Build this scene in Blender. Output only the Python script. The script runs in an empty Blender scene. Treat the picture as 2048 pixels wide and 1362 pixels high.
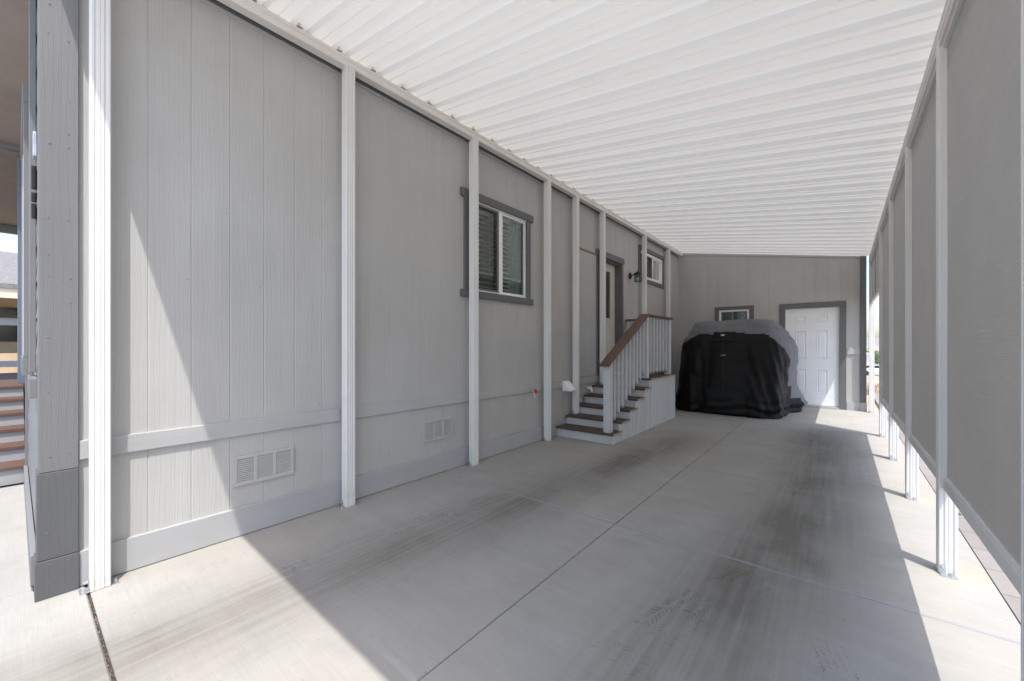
import bpy, bmesh, math, random
from mathutils import Vector, noise
random.seed(7)
R = math.radians
sc = bpy.context.scene
COL = sc.collection
# ------------------------------------------------------------------ camera
cam_d = bpy.data.cameras.new('camera'); cam = bpy.data.objects.new('camera', cam_d); COL.objects.link(cam)
cam_d.sensor_width = 36; cam_d.lens = 36*807.5/2048; cam_d.shift_y = 10/2048
cam_d.clip_start = .02; cam_d.clip_end = 9000
cam.location = (0, 0, 1.25); cam.rotation_euler = (R(90), 0, math.atan2(.6305, .7762))
sc.camera = cam
# ------------------------------------------------------------------ light
SUN = Vector((.385, -.278, 1)).normalized()
ELEV = math.asin(SUN.z)
w = bpy.data.worlds.new('World'); sc.world = w; w.use_nodes = True
nt = w.node_tree; bg = nt.nodes['Background']
sky = nt.nodes.new('ShaderNodeTexSky'); sky.sky_type = 'NISHITA'; sky.sun_disc = False
sky.sun_elevation = ELEV; sky.sun_rotation = math.atan2(SUN.x, SUN.y)
sky.air_density = 1.1; sky.dust_density = 3.0; sky.ozone_density = 1.0; sky.altitude = 400
nt.links.new(sky.outputs[0], bg.inputs[0]); bg.inputs[1].default_value = .15
sd = bpy.data.lights.new('sun', 'SUN'); sd.energy = 2.0; sd.angle = R(.5); sd.color = (1, .965, .912)
so = bpy.data.objects.new('sun', sd); COL.objects.link(so)
so.rotation_euler = SUN.to_track_quat('Z', 'Y').to_euler(); so.location = (4, -3, 9)
sc.view_settings.view_transform = 'Standard'; sc.view_settings.look = 'None'
sc.view_settings.exposure = 1.3; sc.view_settings.gamma = 1
sc.render.engine = 'CYCLES'
sc.cycles.max_bounces = 14; sc.cycles.diffuse_bounces = 10; sc.cycles.transparent_max_bounces = 24
sc.cycles.sample_clamp_indirect = 6

# ------------------------------------------------------------------ node helpers
class NB:
    """tiny expression builder for shader nodes"""
    def __init__(s, name, rough=.6, metal=0.0, spec=.5):
        s.m = bpy.data.materials.new(name); s.m.use_nodes = True
        s.nt = s.m.node_tree; s.bsdf = s.nt.nodes['Principled BSDF']
        s.bsdf.inputs['Roughness'].default_value = rough
        s.bsdf.inputs['Metallic'].default_value = metal
        s.bsdf.inputs['Specular IOR Level'].default_value = spec
        g = s.node('ShaderNodeNewGeometry'); s.pos = g.outputs['Position']
        sp = s.node('ShaderNodeSeparateXYZ'); s.link(s.pos, sp.inputs[0]); s.X, s.Y, s.Z = sp.outputs
    def node(s, t): return s.nt.nodes.new(t)
    def link(s, a, b): s.nt.links.new(a, b)
    def put(s, v, sock):
        if hasattr(v, 'links') or hasattr(v, 'is_linked'): s.link(v, sock)
        else: sock.default_value = v
    def m_(s, op, a, b=0.0, c=None):
        n = s.node('ShaderNodeMath'); n.operation = op
        s.put(a, n.inputs[0]); s.put(b, n.inputs[1])
        if c is not None: s.put(c, n.inputs[2])
        return n.outputs[0]
    def add(s, a, b): return s.m_('ADD', a, b)
    def sub(s, a, b): return s.m_('SUBTRACT', a, b)
    def mul(s, a, b): return s.m_('MULTIPLY', a, b)
    def vec(s, x, y, z):
        n = s.node('ShaderNodeCombineXYZ'); s.put(x, n.inputs[0]); s.put(y, n.inputs[1]); s.put(z, n.inputs[2]); return n.outputs[0]
    def scaled(s, v, x, y, z):
        n = s.node('ShaderNodeVectorMath'); n.operation = 'MULTIPLY'; s.link(v, n.inputs[0]); n.inputs[1].default_value = (x, y, z); return n.outputs[0]
    def noise(s, v=None, scale=5, detail=4, rough=.55, dist=0.0):
        n = s.node('ShaderNodeTexNoise'); s.link(v if v is not None else s.pos, n.inputs['Vector'])
        n.inputs['Scale'].default_value = scale; n.inputs['Detail'].default_value = detail
        n.inputs['Roughness'].default_value = rough; n.inputs['Distortion'].default_value = dist
        return n.outputs['Fac']
    def rng(s, v, a, b, c=0.0, d=1.0, smooth=False):
        n = s.node('ShaderNodeMapRange'); n.clamp = True
        if smooth: n.interpolation_type = 'SMOOTHSTEP'
        s.put(v, n.inputs[0])
        for i, k in enumerate((a, b, c, d)): n.inputs[i+1].default_value = k
        return n.outputs[0]
    def mix(s, f, a, b):
        n = s.node('ShaderNodeMix'); n.data_type = 'RGBA'
        s.put(f, n.inputs[0])
        for v, k in ((a, 6), (b, 7)):
            if isinstance(v, tuple): n.inputs[k].default_value = (*v, 1)
            else: s.link(v, n.inputs[k])
        return n.outputs[2]
    def bump(s, h, strength=.5, dist=.002, prev=None):
        n = s.node('ShaderNodeBump'); n.inputs['Strength'].default_value = strength; n.inputs['Distance'].default_value = dist
        s.link(h, n.inputs['Height'])
        if prev is not None: s.link(prev, n.inputs['Normal'])
        s.link(n.outputs[0], s.bsdf.inputs['Normal']); return n.outputs[0]
    def color(s, c):
        if isinstance(c, tuple): s.bsdf.inputs['Base Color'].default_value = (*c, 1)
        else: s.link(c, s.bsdf.inputs['Base Color'])
        return s
    def rough(s, v): s.link(v, s.bsdf.inputs['Roughness'])

def plain(name, c, rough=.5, metal=0.0, var=.06, scale=6, bump=.0, bscale=60, spec=.5):
    n = NB(name, rough, metal, spec)
    d = tuple(x*(1-var) for x in c); e = tuple(min(1, x*(1+var)) for x in c)
    n.color(n.mix(n.rng(n.noise(scale=scale, detail=5), .3, .7), d, e))
    n.rough(n.rng(n.noise(scale=scale*2.3, detail=4), .3, .7, max(.02, rough-.07), min(1, rough+.07)))
    if bump: n.bump(n.noise(scale=bscale, detail=3), bump, .002)
    return n.m

def grained(name, c, along='Z', across='Y', strength=.55, board=.2, gscale=14, var=.05, rough=.55, streak=.05, dirt=True):
    """painted, embossed cedar grain running along one axis"""
    n = NB(name, rough)
    A = {'X': n.X, 'Y': n.Y, 'Z': n.Z}
    ac, al = A[across], A[along]
    idx = n.m_('FLOOR', n.mul(ac, 1/board))
    off = n.mul(n.m_('FRACT', n.mul(n.m_('SINE', n.mul(idx, 12.9898)), 43758.5)), 9.0)
    off2 = n.add(off, n.mul(al, .16))
    v = n.vec(n.add(ac, off), off2, n.mul(off, .37))
    wv = n.node('ShaderNodeTexWave'); wv.wave_type = 'BANDS'; wv.bands_direction = 'X'; wv.wave_profile = 'SAW'
    n.link(v, wv.inputs['Vector'])
    wv.inputs['Scale'].default_value = gscale; wv.inputs['Distortion'].default_value = 9
    wv.inputs['Detail'].default_value = 2; wv.inputs['Detail Scale'].default_value = .55; wv.inputs['Detail Roughness'].default_value = .5
    fine = n.noise(n.vec(n.mul(ac, 260), n.mul(al, 6), off), 1, 3, .6)
    h = n.add(n.mul(wv.outputs['Fac'], .75), n.mul(fine, .45))
    patch = n.rng(n.noise(n.vec(n.mul(ac, 3), n.mul(al, 1.1), off), 1, 2), .38, .62, .35, 1)
    h = n.mul(h, patch)
    n.bump(h, strength, .0045)
    k = n.add(n.mul(n.noise(scale=1.7, detail=4), .6), n.mul(n.noise(n.vec(n.mul(ac, 9), n.mul(al, .7), off), 1, 3), .4))
    col = n.mix(n.rng(k, .35, .65), tuple(x*(1-var) for x in c), tuple(x*(1+var) for x in c))
    if dirt:   # dust splashed up from the slab
        dz = n.mul(n.rng(n.Z, 0, .3, 1, 0), n.rng(n.noise(scale=9, detail=5), .35, .7))
        col = n.mix(n.mul(dz, .22), col, (c[0]*.82, c[1]*.76, c[2]*.66))
    n.color(col)
    return n.m

# ---- colours
M = {}
WALL = (.46, .45, .434)
M['wall'] = grained('siding_paint', WALL, strength=.75)
M['wall_back'] = grained('garage_siding_paint', WALL, across='X')
M['wall_h'] = grained('rail_board_paint', (.46, .456, .454), along='Y', across='Z', board=.31, gscale=17, strength=.5)
M['wall_hx'] = grained('rail_board_paint_garage', (.46, .456, .454), along='X', across='Z', board=.31, gscale=17)
M['base_h'] = grained('base_board_paint', (.41, .41, .42), along='Y', across='Z', board=.4, gscale=20, strength=.22)
M['corner'] = grained('corner_board_paint', (.158, .157, .158), board=5, gscale=11, strength=.8)
M['trim'] = grained('dark_trim_paint', (.135, .134, .138), board=.5, gscale=18, strength=.3)
M['trim_x'] = grained('dark_trim_paint_garage', (.135, .134, .138), across='X', board=.5, gscale=18, strength=.3)
M['trim_low'] = grained('dark_corner_paint', (.098, .099, .103), board=5, gscale=12, strength=.8)
M['lap'] = grained('lap_siding_paint', (.22, .22, .23), along='X', across='Z', board=.2, gscale=18, strength=.4)
n = NB('white_aluminium', .38)
g = n.mul(n.rng(n.Z, .0, .22, 1, 0), n.rng(n.noise(scale=14, detail=6, rough=.7), .42, .7))
scf = n.rng(n.noise(n.scaled(n.pos, 30, 30, 5), 1, 5, .7), .62, .74)
c = n.mix(n.rng(n.noise(scale=2.2, detail=4), .3, .7), (.70, .695, .68), (.745, .74, .725))
c = n.mix(n.mul(scf, .25), c, (.58, .56, .53)); c = n.mix(n.mul(g, .55), c, (.42, .35, .27)); n.color(c)
n.rough(n.rng(n.noise(scale=8, detail=4), .3, .7, .3, .5)); M['white'] = n.m
M['roof'] = plain('roof_pan_enamel', (.72, .71, .675), .42, 0, .025, 1.2)
def let_light(m, f, c):   # translucency added to brighten the carport; real metal pans are opaque
    t = m.node_tree; o = t.nodes['Material Output']; b = t.nodes['Principled BSDF']
    tl = t.nodes.new('ShaderNodeBsdfTranslucent'); tl.inputs[0].default_value = (*c, 1); mx = t.nodes.new('ShaderNodeMixShader'); mx.inputs[0].default_value = f
    t.links.new(b.outputs[0], mx.inputs[1]); t.links.new(tl.outputs[0], mx.inputs[2]); t.links.new(mx.outputs[0], o.inputs[0])
let_light(M['roof'], .165, (.97, .915, .835))
M['beam'] = plain('header_enamel', (.78, .745, .70), .4, 0, .04, 4)
M['vinyl'] = plain('white_vinyl', (.88, .88, .87), .35, 0, .02, 4)
M['door_white'] = plain('white_door_paint', (.80, .81, .83), .4, 0, .02, 3)
M['door_cream'] = plain('cream_door_paint', (.66, .63, .57), .4, 0, .03, 3)
M['zinc'] = plain('galvanised_steel', (.55, .57, .58), .35, .8, .15, 40)
M['rust'] = plain('weathered_wood_strip', (.30, .19, .10), .7, 0, .2, 30)
M['bronze'] = plain('oiled_bronze', (.03, .024, .02), .4, .6, .25, 40)
M['red'] = plain('red_paint', (.55, .03, .035), .35, 0, .1, 30)
M['black'] = plain('black_plastic', (.016, .016, .018), .5, 0, .2, 14)
M['stairgrey'] = grained('stair_paint', (.56, .57, .59), across='Y', board=.14, gscale=22, strength=.3)
M['stairgrey_x'] = grained('stair_riser_paint', (.53, .54, .56), along='X', across='Z', board=.125, gscale=18, strength=.35)
M['rubber'] = plain('rubber_smudge', (.02, .02, .02), .8)
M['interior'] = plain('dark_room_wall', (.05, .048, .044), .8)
M['slat'] = plain('blind_slat_vinyl', (.80, .81, .77), .45, 0, .04, 8)
M['slat_far'] = plain('drape_fabric', (.42, .50, .45), .8, 0, .06, 12)
M['frost'] = plain('lamp_socket_enamel', (.20, .27, .45), .3)
M['amber'] = plain('amber_bulb_cup', (.45, .22, .06), .4)
M['label_white'] = plain('printed_white', (.75, .72, .72), .6)
M['label_pink'] = plain('printed_red_tag', (.55, .12, .14), .6)
M['tan'] = plain('tan_stucco', (.55, .42, .29), .8, 0, .06, 3, .4, 80)
M['brownpost'] = plain('brown_painted_wood', (.24, .13, .09), .6, 0, .08, 8)
M['cream'] = plain('cream_fascia', (.66, .60, .47), .6)
M['shingle'] = plain('grey_asphalt_shingle', (.20, .19, .185), .9, 0, .35, 22, .8, 120)
M['car_white'] = plain('white_car_paint', (.75, .75, .76), .2, 0, .02, 2)
M['tyre'] = plain('tyre_rubber', (.02, .02, .02), .8)
M['carglass'] = plain('car_window_glass', (.03, .035, .04), .08, 0, .1, 2)

def tread_mat():
    n = NB('brown_composite_board', .6)
    g = n.noise(n.scaled(n.pos, 5, 160, 160), 1, 4, .6)
    b = n.noise(scale=3, detail=4)
    c = n.mix(n.rng(g, .3, .7), (.060, .036, .027), (.105, .066, .048))
    n.color(n.mix(n.rng(b, .4, .75, 0, .35), c, (.16, .115, .085)))
    n.bump(g, .35, .0012); return n.m
M['tread'] = tread_mat()
n = NB('brown_handrail_stain', .5)
g = n.noise(n.scaled(n.pos, 140, 9, 60), 1, 4, .6)
n.color(n.mix(n.rng(g, .3, .7), (.085, .043, .028), (.15, .082, .055))); n.bump(g, .3, .001); M['rail'] = n.m
M['endgrain'] = plain('cut_board_end', (.42, .33, .23), .8, 0, .2, 60, .4, 150)

def glass_mat(name, tint, amount=.06, rough=.02):
    m = bpy.data.materials.new(name); m.use_nodes = True; t = m.node_tree; t.nodes.clear()
    o = t.nodes.new('ShaderNodeOutputMaterial'); tr = t.nodes.new('ShaderNodeBsdfTransparent'); gl = t.nodes.new('ShaderNodeBsdfGlossy')
    tr.inputs[0].default_value = (*tint, 1); gl.inputs['Roughness'].default_value = rough; gl.inputs[0].default_value = (.9, .95, .93, 1)
    nz = t.nodes.new('ShaderNodeTexNoise'); nz.inputs['Scale'].default_value = 1.3
    bp = t.nodes.new('ShaderNodeBump'); bp.inputs['Strength'].default_value = .04; bp.inputs['Distance'].default_value = .02
    t.links.new(nz.outputs[0], bp.inputs['Height']); t.links.new(bp.outputs[0], gl.inputs['Normal'])
    fr = t.nodes.new('ShaderNodeFresnel'); fr.inputs[0].default_value = 1.52
    ad = t.nodes.new('ShaderNodeMath'); ad.operation = 'MULTIPLY_ADD'; ad.inputs[1].default_value = 1.3; ad.inputs[2].default_value = amount; ad.use_clamp = True
    t.links.new(fr.outputs[0], ad.inputs[0])
    mx = t.nodes.new('ShaderNodeMixShader'); t.links.new(ad.outputs[0], mx.inputs[0]); t.links.new(tr.outputs[0], mx.inputs[1]); t.links.new(gl.outputs[0], mx.inputs[2])
    t.links.new(mx.outputs[0], o.inputs[0]); return m
M['glass'] = glass_mat('window_glass', (.80, .92, .86), .10)
M['glass_dark'] = glass_mat('tinted_door_glass', (.25, .28, .27), .08)
M['insect'] = None
def insect_mat():
    m = bpy.data.materials.new('insect_mesh'); m.use_nodes = True; t = m.node_tree; b = t.nodes['Principled BSDF']
    b.inputs['Base Color'].default_value = (.05, .045, .04, 1); b.inputs['Roughness'].default_value = .7
    tr = t.nodes.new('ShaderNodeBsdfTransparent'); mx = t.nodes.new('ShaderNodeMixShader'); mx.inputs[0].default_value = .24
    t.links.new(tr.outputs[0], mx.inputs[1]); t.links.new(b.outputs[0], mx.inputs[2]); t.links.new(mx.outputs[0], t.nodes['Material Output'].inputs[0]); return m
M['insect'] = insect_mat()

def screen_mat():
    n = NB('woven_shade_fabric', .75)
    # two crossing threads, with uneven tension
    wob = n.mul(n.noise(n.scaled(n.pos, 1, 2.2, 2.2), 1, 3), .10)
    a = n.m_('SINE', n.mul(n.add(n.Z, n.mul(wob, .25)), 900))
    b = n.m_('SINE', n.mul(n.Y, 760))
    h = n.add(a, b)
    slub = n.noise(n.vec(0.0, n.mul(n.Y, 3), n.mul(n.add(n.Z, n.mul(wob, .3)), 150)), 1, 3, .6)
    k = n.add(n.mul(slub, .42), n.mul(n.noise(scale=2.0, detail=4), .58))
    col = n.mix(n.rng(k, .35, .66), (.25, .234, .214), (.31, .291, .268))
    n.color(col); n.bump(n.add(n.mul(h, .25), slub), .5, .0012)
    tl = n.node('ShaderNodeBsdfTranslucent'); tl.inputs[0].default_value = (.60, .58, .55, 1)
    tr = n.node('ShaderNodeBsdfTransparent')
    mx = n.node('ShaderNodeMixShader'); mx.inputs[0].default_value = .09
    n.link(n.bsdf.outputs[0], mx.inputs[1]); n.link(tl.outputs[0], mx.inputs[2])
    mx2 = n.node('ShaderNodeMixShader'); mx2.inputs[0].default_value = .004
    n.link(mx.outputs[0], mx2.inputs[1]); n.link(tr.outputs[0], mx2.inputs[2])
    n.link(mx2.outputs[0], n.nt.nodes['Material Output'].inputs[0]); return n.m
M['screen'] = screen_mat()

def concrete_mat(name, stains=True, base=(.395, .380, .353)):
    n = NB(name, .85, spec=.3)
    # broom finish: fine ridges running across the drive (constant Y), slightly wavy
    wob = n.mul(n.noise(scale=.9, detail=2), .05)
    yy = n.add(n.Y, wob)
    broom = n.noise(n.vec(n.mul(n.X, 7), n.mul(yy, 330), 0.0), 1, 3, .65)
    broom2 = n.noise(n.vec(n.mul(n.X, 2.2), n.mul(yy, 70), 3.0), 1, 3, .6)
    broom3 = n.noise(n.vec(n.mul(n.X, .8), n.mul(yy, 9), 7.0), 1, 4, .6)
    grit = n.noise(scale=420, detail=2)
    blot = n.noise(scale=.9, detail=6, rough=.6)
    blot2 = n.noise(scale=4.5, detail=5, rough=.65)
    k = n.add(n.add(n.mul(blot, .5), n.mul(blot2, .3)), n.mul(broom3, .3))
    dk = tuple(x*.86 for x in base); lt = tuple(x*1.10 for x in base)
    col = n.mix(n.rng(k, .42, .68), dk, lt)
    col = n.mix(n.rng(n.noise(scale=.55, detail=3), .45, .7, 0, .5), col, (base[0]*1.04, base[1]*.97, base[2]*.88))
    col = n.mix(n.rng(broom2, .3, .72, 0, .42), col, dk)
    col = n.mix(n.rng(broom, .35, .7, 0, .34), col, tuple(x*.7 for x in base))
    col = n.mix(n.rng(grit, .56, .74, 0, .42), col, tuple(x*.5 for x in base))
    spk = n.noise(scale=55, detail=2, rough=.5); col = n.mix(n.rng(spk, .70, .76, 0, .55), col, tuple(x*.35 for x in base))
    big = n.noise(scale=2.6, detail=7, rough=.72); col = n.mix(n.rng(big, .52, .70, 0, .32), col, tuple(x*.62 for x in base))
    if stains:
        def track(c0, c1, clampx, width, ylo, yhi, soft):
            xc = n.add(n.mul(n.Y, c1), c0)
            if clampx is not None: xc = n.m_('MINIMUM', xc, clampx)
            d = n.m_('ABSOLUTE', n.sub(n.X, xc))
            d = n.add(d, n.mul(n.sub(n.noise(scale=2.2, detail=3), .5), .16))
            lat = n.rng(d, width*.12, width, 1, 0, True)
            lon = n.mul(n.rng(n.Y, ylo, ylo+soft, 0, 1, True), n.rng(n.Y, yhi-soft, yhi, 1, 0, True))
            st = n.noise(n.vec(n.mul(n.X, 30), n.mul(n.Y, .9), 2.0), 1, 4, .6)
            st = n.rng(st, .28, .66, .45, 1)
            return n.mul(n.mul(lat, lon), st)
        def blob(x, y, rx, ry, amp):
            dx = n.mul(n.sub(n.X, x), 1/rx); dy = n.mul(n.sub(n.Y, y), 1/ry)
            d = n.m_('SQRT', n.add(n.mul(dx, dx), n.mul(dy, dy)))
            d = n.add(d, n.mul(n.sub(n.noise(scale=5, detail=4), .5), .9))
            return n.mul(n.rng(d, .0, 1.35, 1, 0, True), amp*.8)
        t1 = n.mul(track(-2.27, .115, None, .56, -1.5, 6.8, 1.6), .52)
        t2 = n.mul(track(-.68, .13, -.19, .54, .4, 8.2, 1.3), .62)
        s = n.add(t1, t2)
        for b in ((-1.80, 4.15, .20, .75, .55), (-1.95, 2.55, .13, .55, .34), (-2.10, 1.35, .16, .5, .22), (-2.2, .4, .2, .5, .25),
                  (-1.66, 5.3, .2, .7, .3), (-.28, 3.35, .20, .65, .5), (-.20, 4.5, .16, .5, .36), (-.42, 2.35, .18, .6, .4), (-.15, 5.6, .15, .45, .3),
                  (-.12, 2.85, .10, .16, .35), (-.3, 6.6, .3, .5, .25), (-1.1, 1.5, .05, .05, .12)):
            s = n.add(s, blob(*b))
        s = n.m_('MINIMUM', n.mul(s, n.rng(blot2, .25, .7, .7, 1.15)), .78)
        col = n.mix(n.mul(s, .95), col, (.115, .104, .086))
        # rust bleed at the feet of the right-hand posts
        rs = None
        for y in (1.9, 3.28, 4.68, 6.1):
            q = blob(.56, y, .16, .22, .35); rs = q if rs is None else n.add(rs, q)
        col = n.mix(rs, col, (.50, .36, .22))
    n.color(col)
    h = n.add(n.add(n.mul(broom, .5), n.mul(broom2, .4)), n.mul(grit, .25))
    n.bump(h, .55, .0022)
    return n.m
M['concrete'] = concrete_mat('broomed_concrete')
M['walk'] = concrete_mat('walkway_concrete', False, (.38, .37, .345))
M['sealant'] = plain('joint_sealant', (.27, .285, .305), .6, 0, .1, 12, .15, 60)
M['joint'] = plain('joint_dirt', (.055, .045, .038), .95, 0, .4, 60, .8, 200)

# ------------------------------------------------------------------ mesh helpers
class MB:
    def __init__(s): s.v = []; s.f = []; s.mi = []
    def quad(s, *pts, mi=0):
        i = len(s.v); s.v += [tuple(p) for p in pts]; s.f.append(tuple(range(i, i+len(pts)))); s.mi.append(mi)
    def box(s, x0, x1, y0, y1, z0, z1, mi=0):
        if x0 > x1: x0, x1 = x1, x0
        if y0 > y1: y0, y1 = y1, y0
        if z0 > z1: z0, z1 = z1, z0
        i = len(s.v)
        s.v += [(x0,y0,z0),(x1,y0,z0),(x1,y1,z0),(x0,y1,z0),(x0,y0,z1),(x1,y0,z1),(x1,y1,z1),(x0,y1,z1)]
        for f in ((0,3,2,1),(4,5,6,7),(0,1,5,4),(1,2,6,5),(2,3,7,6),(3,0,4,7)):
            s.f.append(tuple(i+k for k in f)); s.mi.append(mi)
        return s
    def prism(s, poly, axis, a, b, mi=0):
        """poly: 2-D outline; axis: extrusion axis"""
        def P(p, t):
            return {'X': (t, p[0], p[1]), 'Y': (p[0], t, p[1]), 'Z': (p[0], p[1], t)}[axis]
        i = len(s.v); n = len(poly)
        s.v += [P(p, a) for p in poly] + [P(p, b) for p in poly]
        s.f.append(tuple(i+k for k in range(n))[::-1]); s.mi.append(mi)
        s.f.append(tuple(i+n+k for k in range(n))); s.mi.append(mi)
        for k in range(n):
            s.f.append((i+k, i+(k+1) % n, i+n+(k+1) % n, i+n+k)); s.mi.append(mi)
        return s
    def cyl(s, p0, p1, r, r1=None, n=16, mi=0):
        p0, p1 = Vector(p0), Vector(p1); r1 = r if r1 is None else r1
        d = (p1-p0).normalized(); a = d.orthogonal().normalized(); b = d.cross(a)
        i = len(s.v)
        for p, rr in ((p0, r), (p1, r1)):
            for k in range(n):
                t = 2*math.pi*k/n; s.v.append(tuple(p+(a*math.cos(t)+b*math.sin(t))*rr))
        s.f.append(tuple(i+k for k in range(n))[::-1]); s.mi.append(mi); s.f.append(tuple(i+n+k for k in range(n))); s.mi.append(mi)
        for k in range(n): s.f.append((i+k, i+(k+1) % n, i+n+(k+1) % n, i+n+k)); s.mi.append(mi)
        return s
    def tube(s, pts, r, n=10, mi=0):
        for a, b in zip(pts, pts[1:]): s.cyl(a, b, r, n=n, mi=mi)
        return s
    def split(s, name, mat, parent=None, bevel=0, **k):
        """link every separate piece as an object of its own"""
        par = list(range(len(s.v)))
        def find(a):
            while par[a] != a: par[a] = par[par[a]]; a = par[a]
            return a
        for f in s.f:
            for b in f[1:]: par[find(f[0])] = find(b)
        grp = {}
        for f, mi in zip(s.f, s.mi): grp.setdefault(find(f[0]), []).append((f, mi))
        out = []
        for fs in grp.values():
            used = sorted({i for f, _ in fs for i in f}); mp = {o: n for n, o in enumerate(used)}
            m = MB(); m.v = [s.v[i] for i in used]; m.f = [tuple(mp[i] for i in f) for f, _ in fs]; m.mi = [q for _, q in fs]
            out.append(m.build(name, mat, parent, bevel, **k))
        return out
    def build(s, name, mat, parent=None, bevel=0, smooth=False, origin=None):
        me = bpy.data.meshes.new(name); off = Vector(origin) if origin else Vector((0, 0, 0))
        if parent is not None: off = Vector(parent.matrix_world.translation) if origin is None else off
        me.from_pydata([tuple(Vector(v)-off) for v in s.v], [], s.f)
        mats = mat if isinstance(mat, (list, tuple)) else [mat]
        for m in mats: me.materials.append(m)
        me.polygons.foreach_set('material_index', s.mi)
        bm = bmesh.new(); bm.from_mesh(me); bmesh.ops.recalc_face_normals(bm, faces=bm.faces); bm.to_mesh(me); bm.free()
        o = bpy.data.objects.new(name, me); COL.objects.link(o)
        if parent is not None:
            o.parent = parent; o.matrix_parent_inverse.identity()
            if origin is None: o.location = (0, 0, 0)
            else: o.location = off - parent.matrix_world.translation
        else: o.location = off
        if bevel:
            md = o.modifiers.new('bevel', 'BEVEL'); md.width = bevel; md.segments = 2; md.limit_method = 'ANGLE'; md.angle_limit = R(40)
        if smooth:
            for p in me.polygons: p.use_smooth = True
        bpy.context.view_layer.update()
        return o
def tag(o, label=None, cat=None, group=None, kind=None):
    if label: o['label'] = label
    if cat: o['category'] = cat
    if group: o['group'] = group
    if kind: o['kind'] = kind
    return o
def thing(name, label, cat, loc=(0, 0, 0), group=None):
    o = bpy.data.objects.new(name, None); o.location = loc; o.empty_display_size = .1; COL.objects.link(o)
    bpy.context.view_layer.update(); return tag(o, label, cat, group)
def structure(o, label=None, cat=None): o['kind'] = 'structure'; return tag(o, label, cat)

# ------------------------------------------------------------------ ground
def terrain_z(x, y):
    d = max(0, y-14); z = -.03 - min(2.9, d*.075)
    d2 = max(0, -x-18); z -= min(1.5, d2*.05)
    return z
mb = MB()
xs = sorted(set([-3000, -900, -300, -120, -60, -30, -22, -18, -12, -8, -4, 0, 3, 6, 10, 20, 40, 90, 200, 600, 1500, 3000]))
ys = sorted(set([-2000, -500, -100, -30, -10, -4, 0, 4, 8, 12, 14, 16, 18, 22, 27, 33, 40, 48, 54, 60, 80, 110, 160, 250, 400, 700, 1200, 2200, 4500]))
idx = {}
for i, x in enumerate(xs):
    for j, y in enumerate(ys): idx[i, j] = len(mb.v); mb.v.append((x, y, terrain_z(x, y)-.03))
for i in range(len(xs)-1):
    for j in range(len(ys)-1): mb.f.append((idx[i, j], idx[i+1, j], idx[i+1, j+1], idx[i, j+1])); mb.mi.append(0)
n = NB('dry_soil', .95)
k = n.noise(scale=.35, detail=8, rough=.65); k2 = n.noise(scale=18, detail=5, rough=.7)
c = n.mix(n.rng(k, .4, .62), (.38, .31, .23), (.50, .43, .33)); c = n.mix(n.rng(k2, .45, .7), c, (.22, .17, .11)); n.color(c); n.bump(k2, .6, .03)
structure(mb.build('ground', n.m))

def slabs(name, xe, ye, mat, gap=.004, z=0.0, gaps_y=None, gaps_x=None, chamfer=.006):
    """concrete panels with tooled edges, one mesh"""
    mb = MB()
    for i in range(len(xe)-1):
        for j in range(len(ye)-1):
            gx0 = (gaps_x or {}).get(xe[i], gap); gx1 = (gaps_x or {}).get(xe[i+1], gap)
            gy0 = (gaps_y or {}).get(ye[j], gap); gy1 = (gaps_y or {}).get(ye[j+1], gap)
            x0, x1, y0, y1 = xe[i]+gx0, xe[i+1]-gx1, ye[j]+gy0, ye[j+1]-gy1; c = chamfer
            a = [(x0, y0, z-.006), (x1, y0, z-.006), (x1, y1, z-.006), (x0, y1, z-.006)]
            b = [(x0+c, y0+c, z), (x1-c, y0+c, z), (x1-c, y1-c, z), (x0+c, y1-c, z)]
            d = [(p[0], p[1], z-.1) for p in a]
            mb.quad(*b)
            for k in range(4):
                l = (k+1) % 4
                mb.quad(a[k], a[l], b[l], b[k]); mb.quad(d[k], d[l], a[l], a[k])
    return mb.build(name, mat)
XE = [-3.068, -1.225, .63]; YE = [.235, 2.66, 5.10, 7.50, 10.4]
structure(slabs('driveway', XE, YE, M['concrete'], .0018, 0, {.235: .006, 2.66: .009, 5.10: .006, 7.5: .003}, {}))
# apron in front, under the camera
structure(slabs('apron', [-3.19, -1.225, .63, 3.4, 6.0], [-2.4, .235], M['concrete'], .003, 0, {.235: .006}, {}))
M['pale'] = concrete_mat('bleached_concrete', False, (.62, .61, .59))
structure(slabs('street', [-9.0, -3.19, -1.225, .63, 3.4, 6.0, 12, 20], [-18, -14, -11, -8, -5.2, -2.4], M['pale'], .003, 0))  # unseen pale slabs, added to bounce sunlight under the roof
structure(slabs('walkway', [-5.72, -3.19], [-2.4, .06], M['walk'], .002, 0))

mb = MB(); mb.box(-3.08, .632, 2.650, 2.670, -.02, -.0045); mb.box(-3.08, .632, 5.094, 5.106, -.02, -.0045)
mb.box(-3.08, .632, 7.498, 7.502, -.02, -.004)
structure(mb.build('joint_filler', M['sealant']))
mb = MB(); mb.box(-3.3, .66, .215, .255, -.09, -.012); mb.box(-1.24, -1.21, -5, 10.3, -.09, -.012); mb.box(-3.21, -3.17, -3, .22, -.09, -.014); mb.box(.61, .634, -2.4, 10.5, -.09, -.009)
structure(mb.build('joint_bed', M['joint']))
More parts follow.
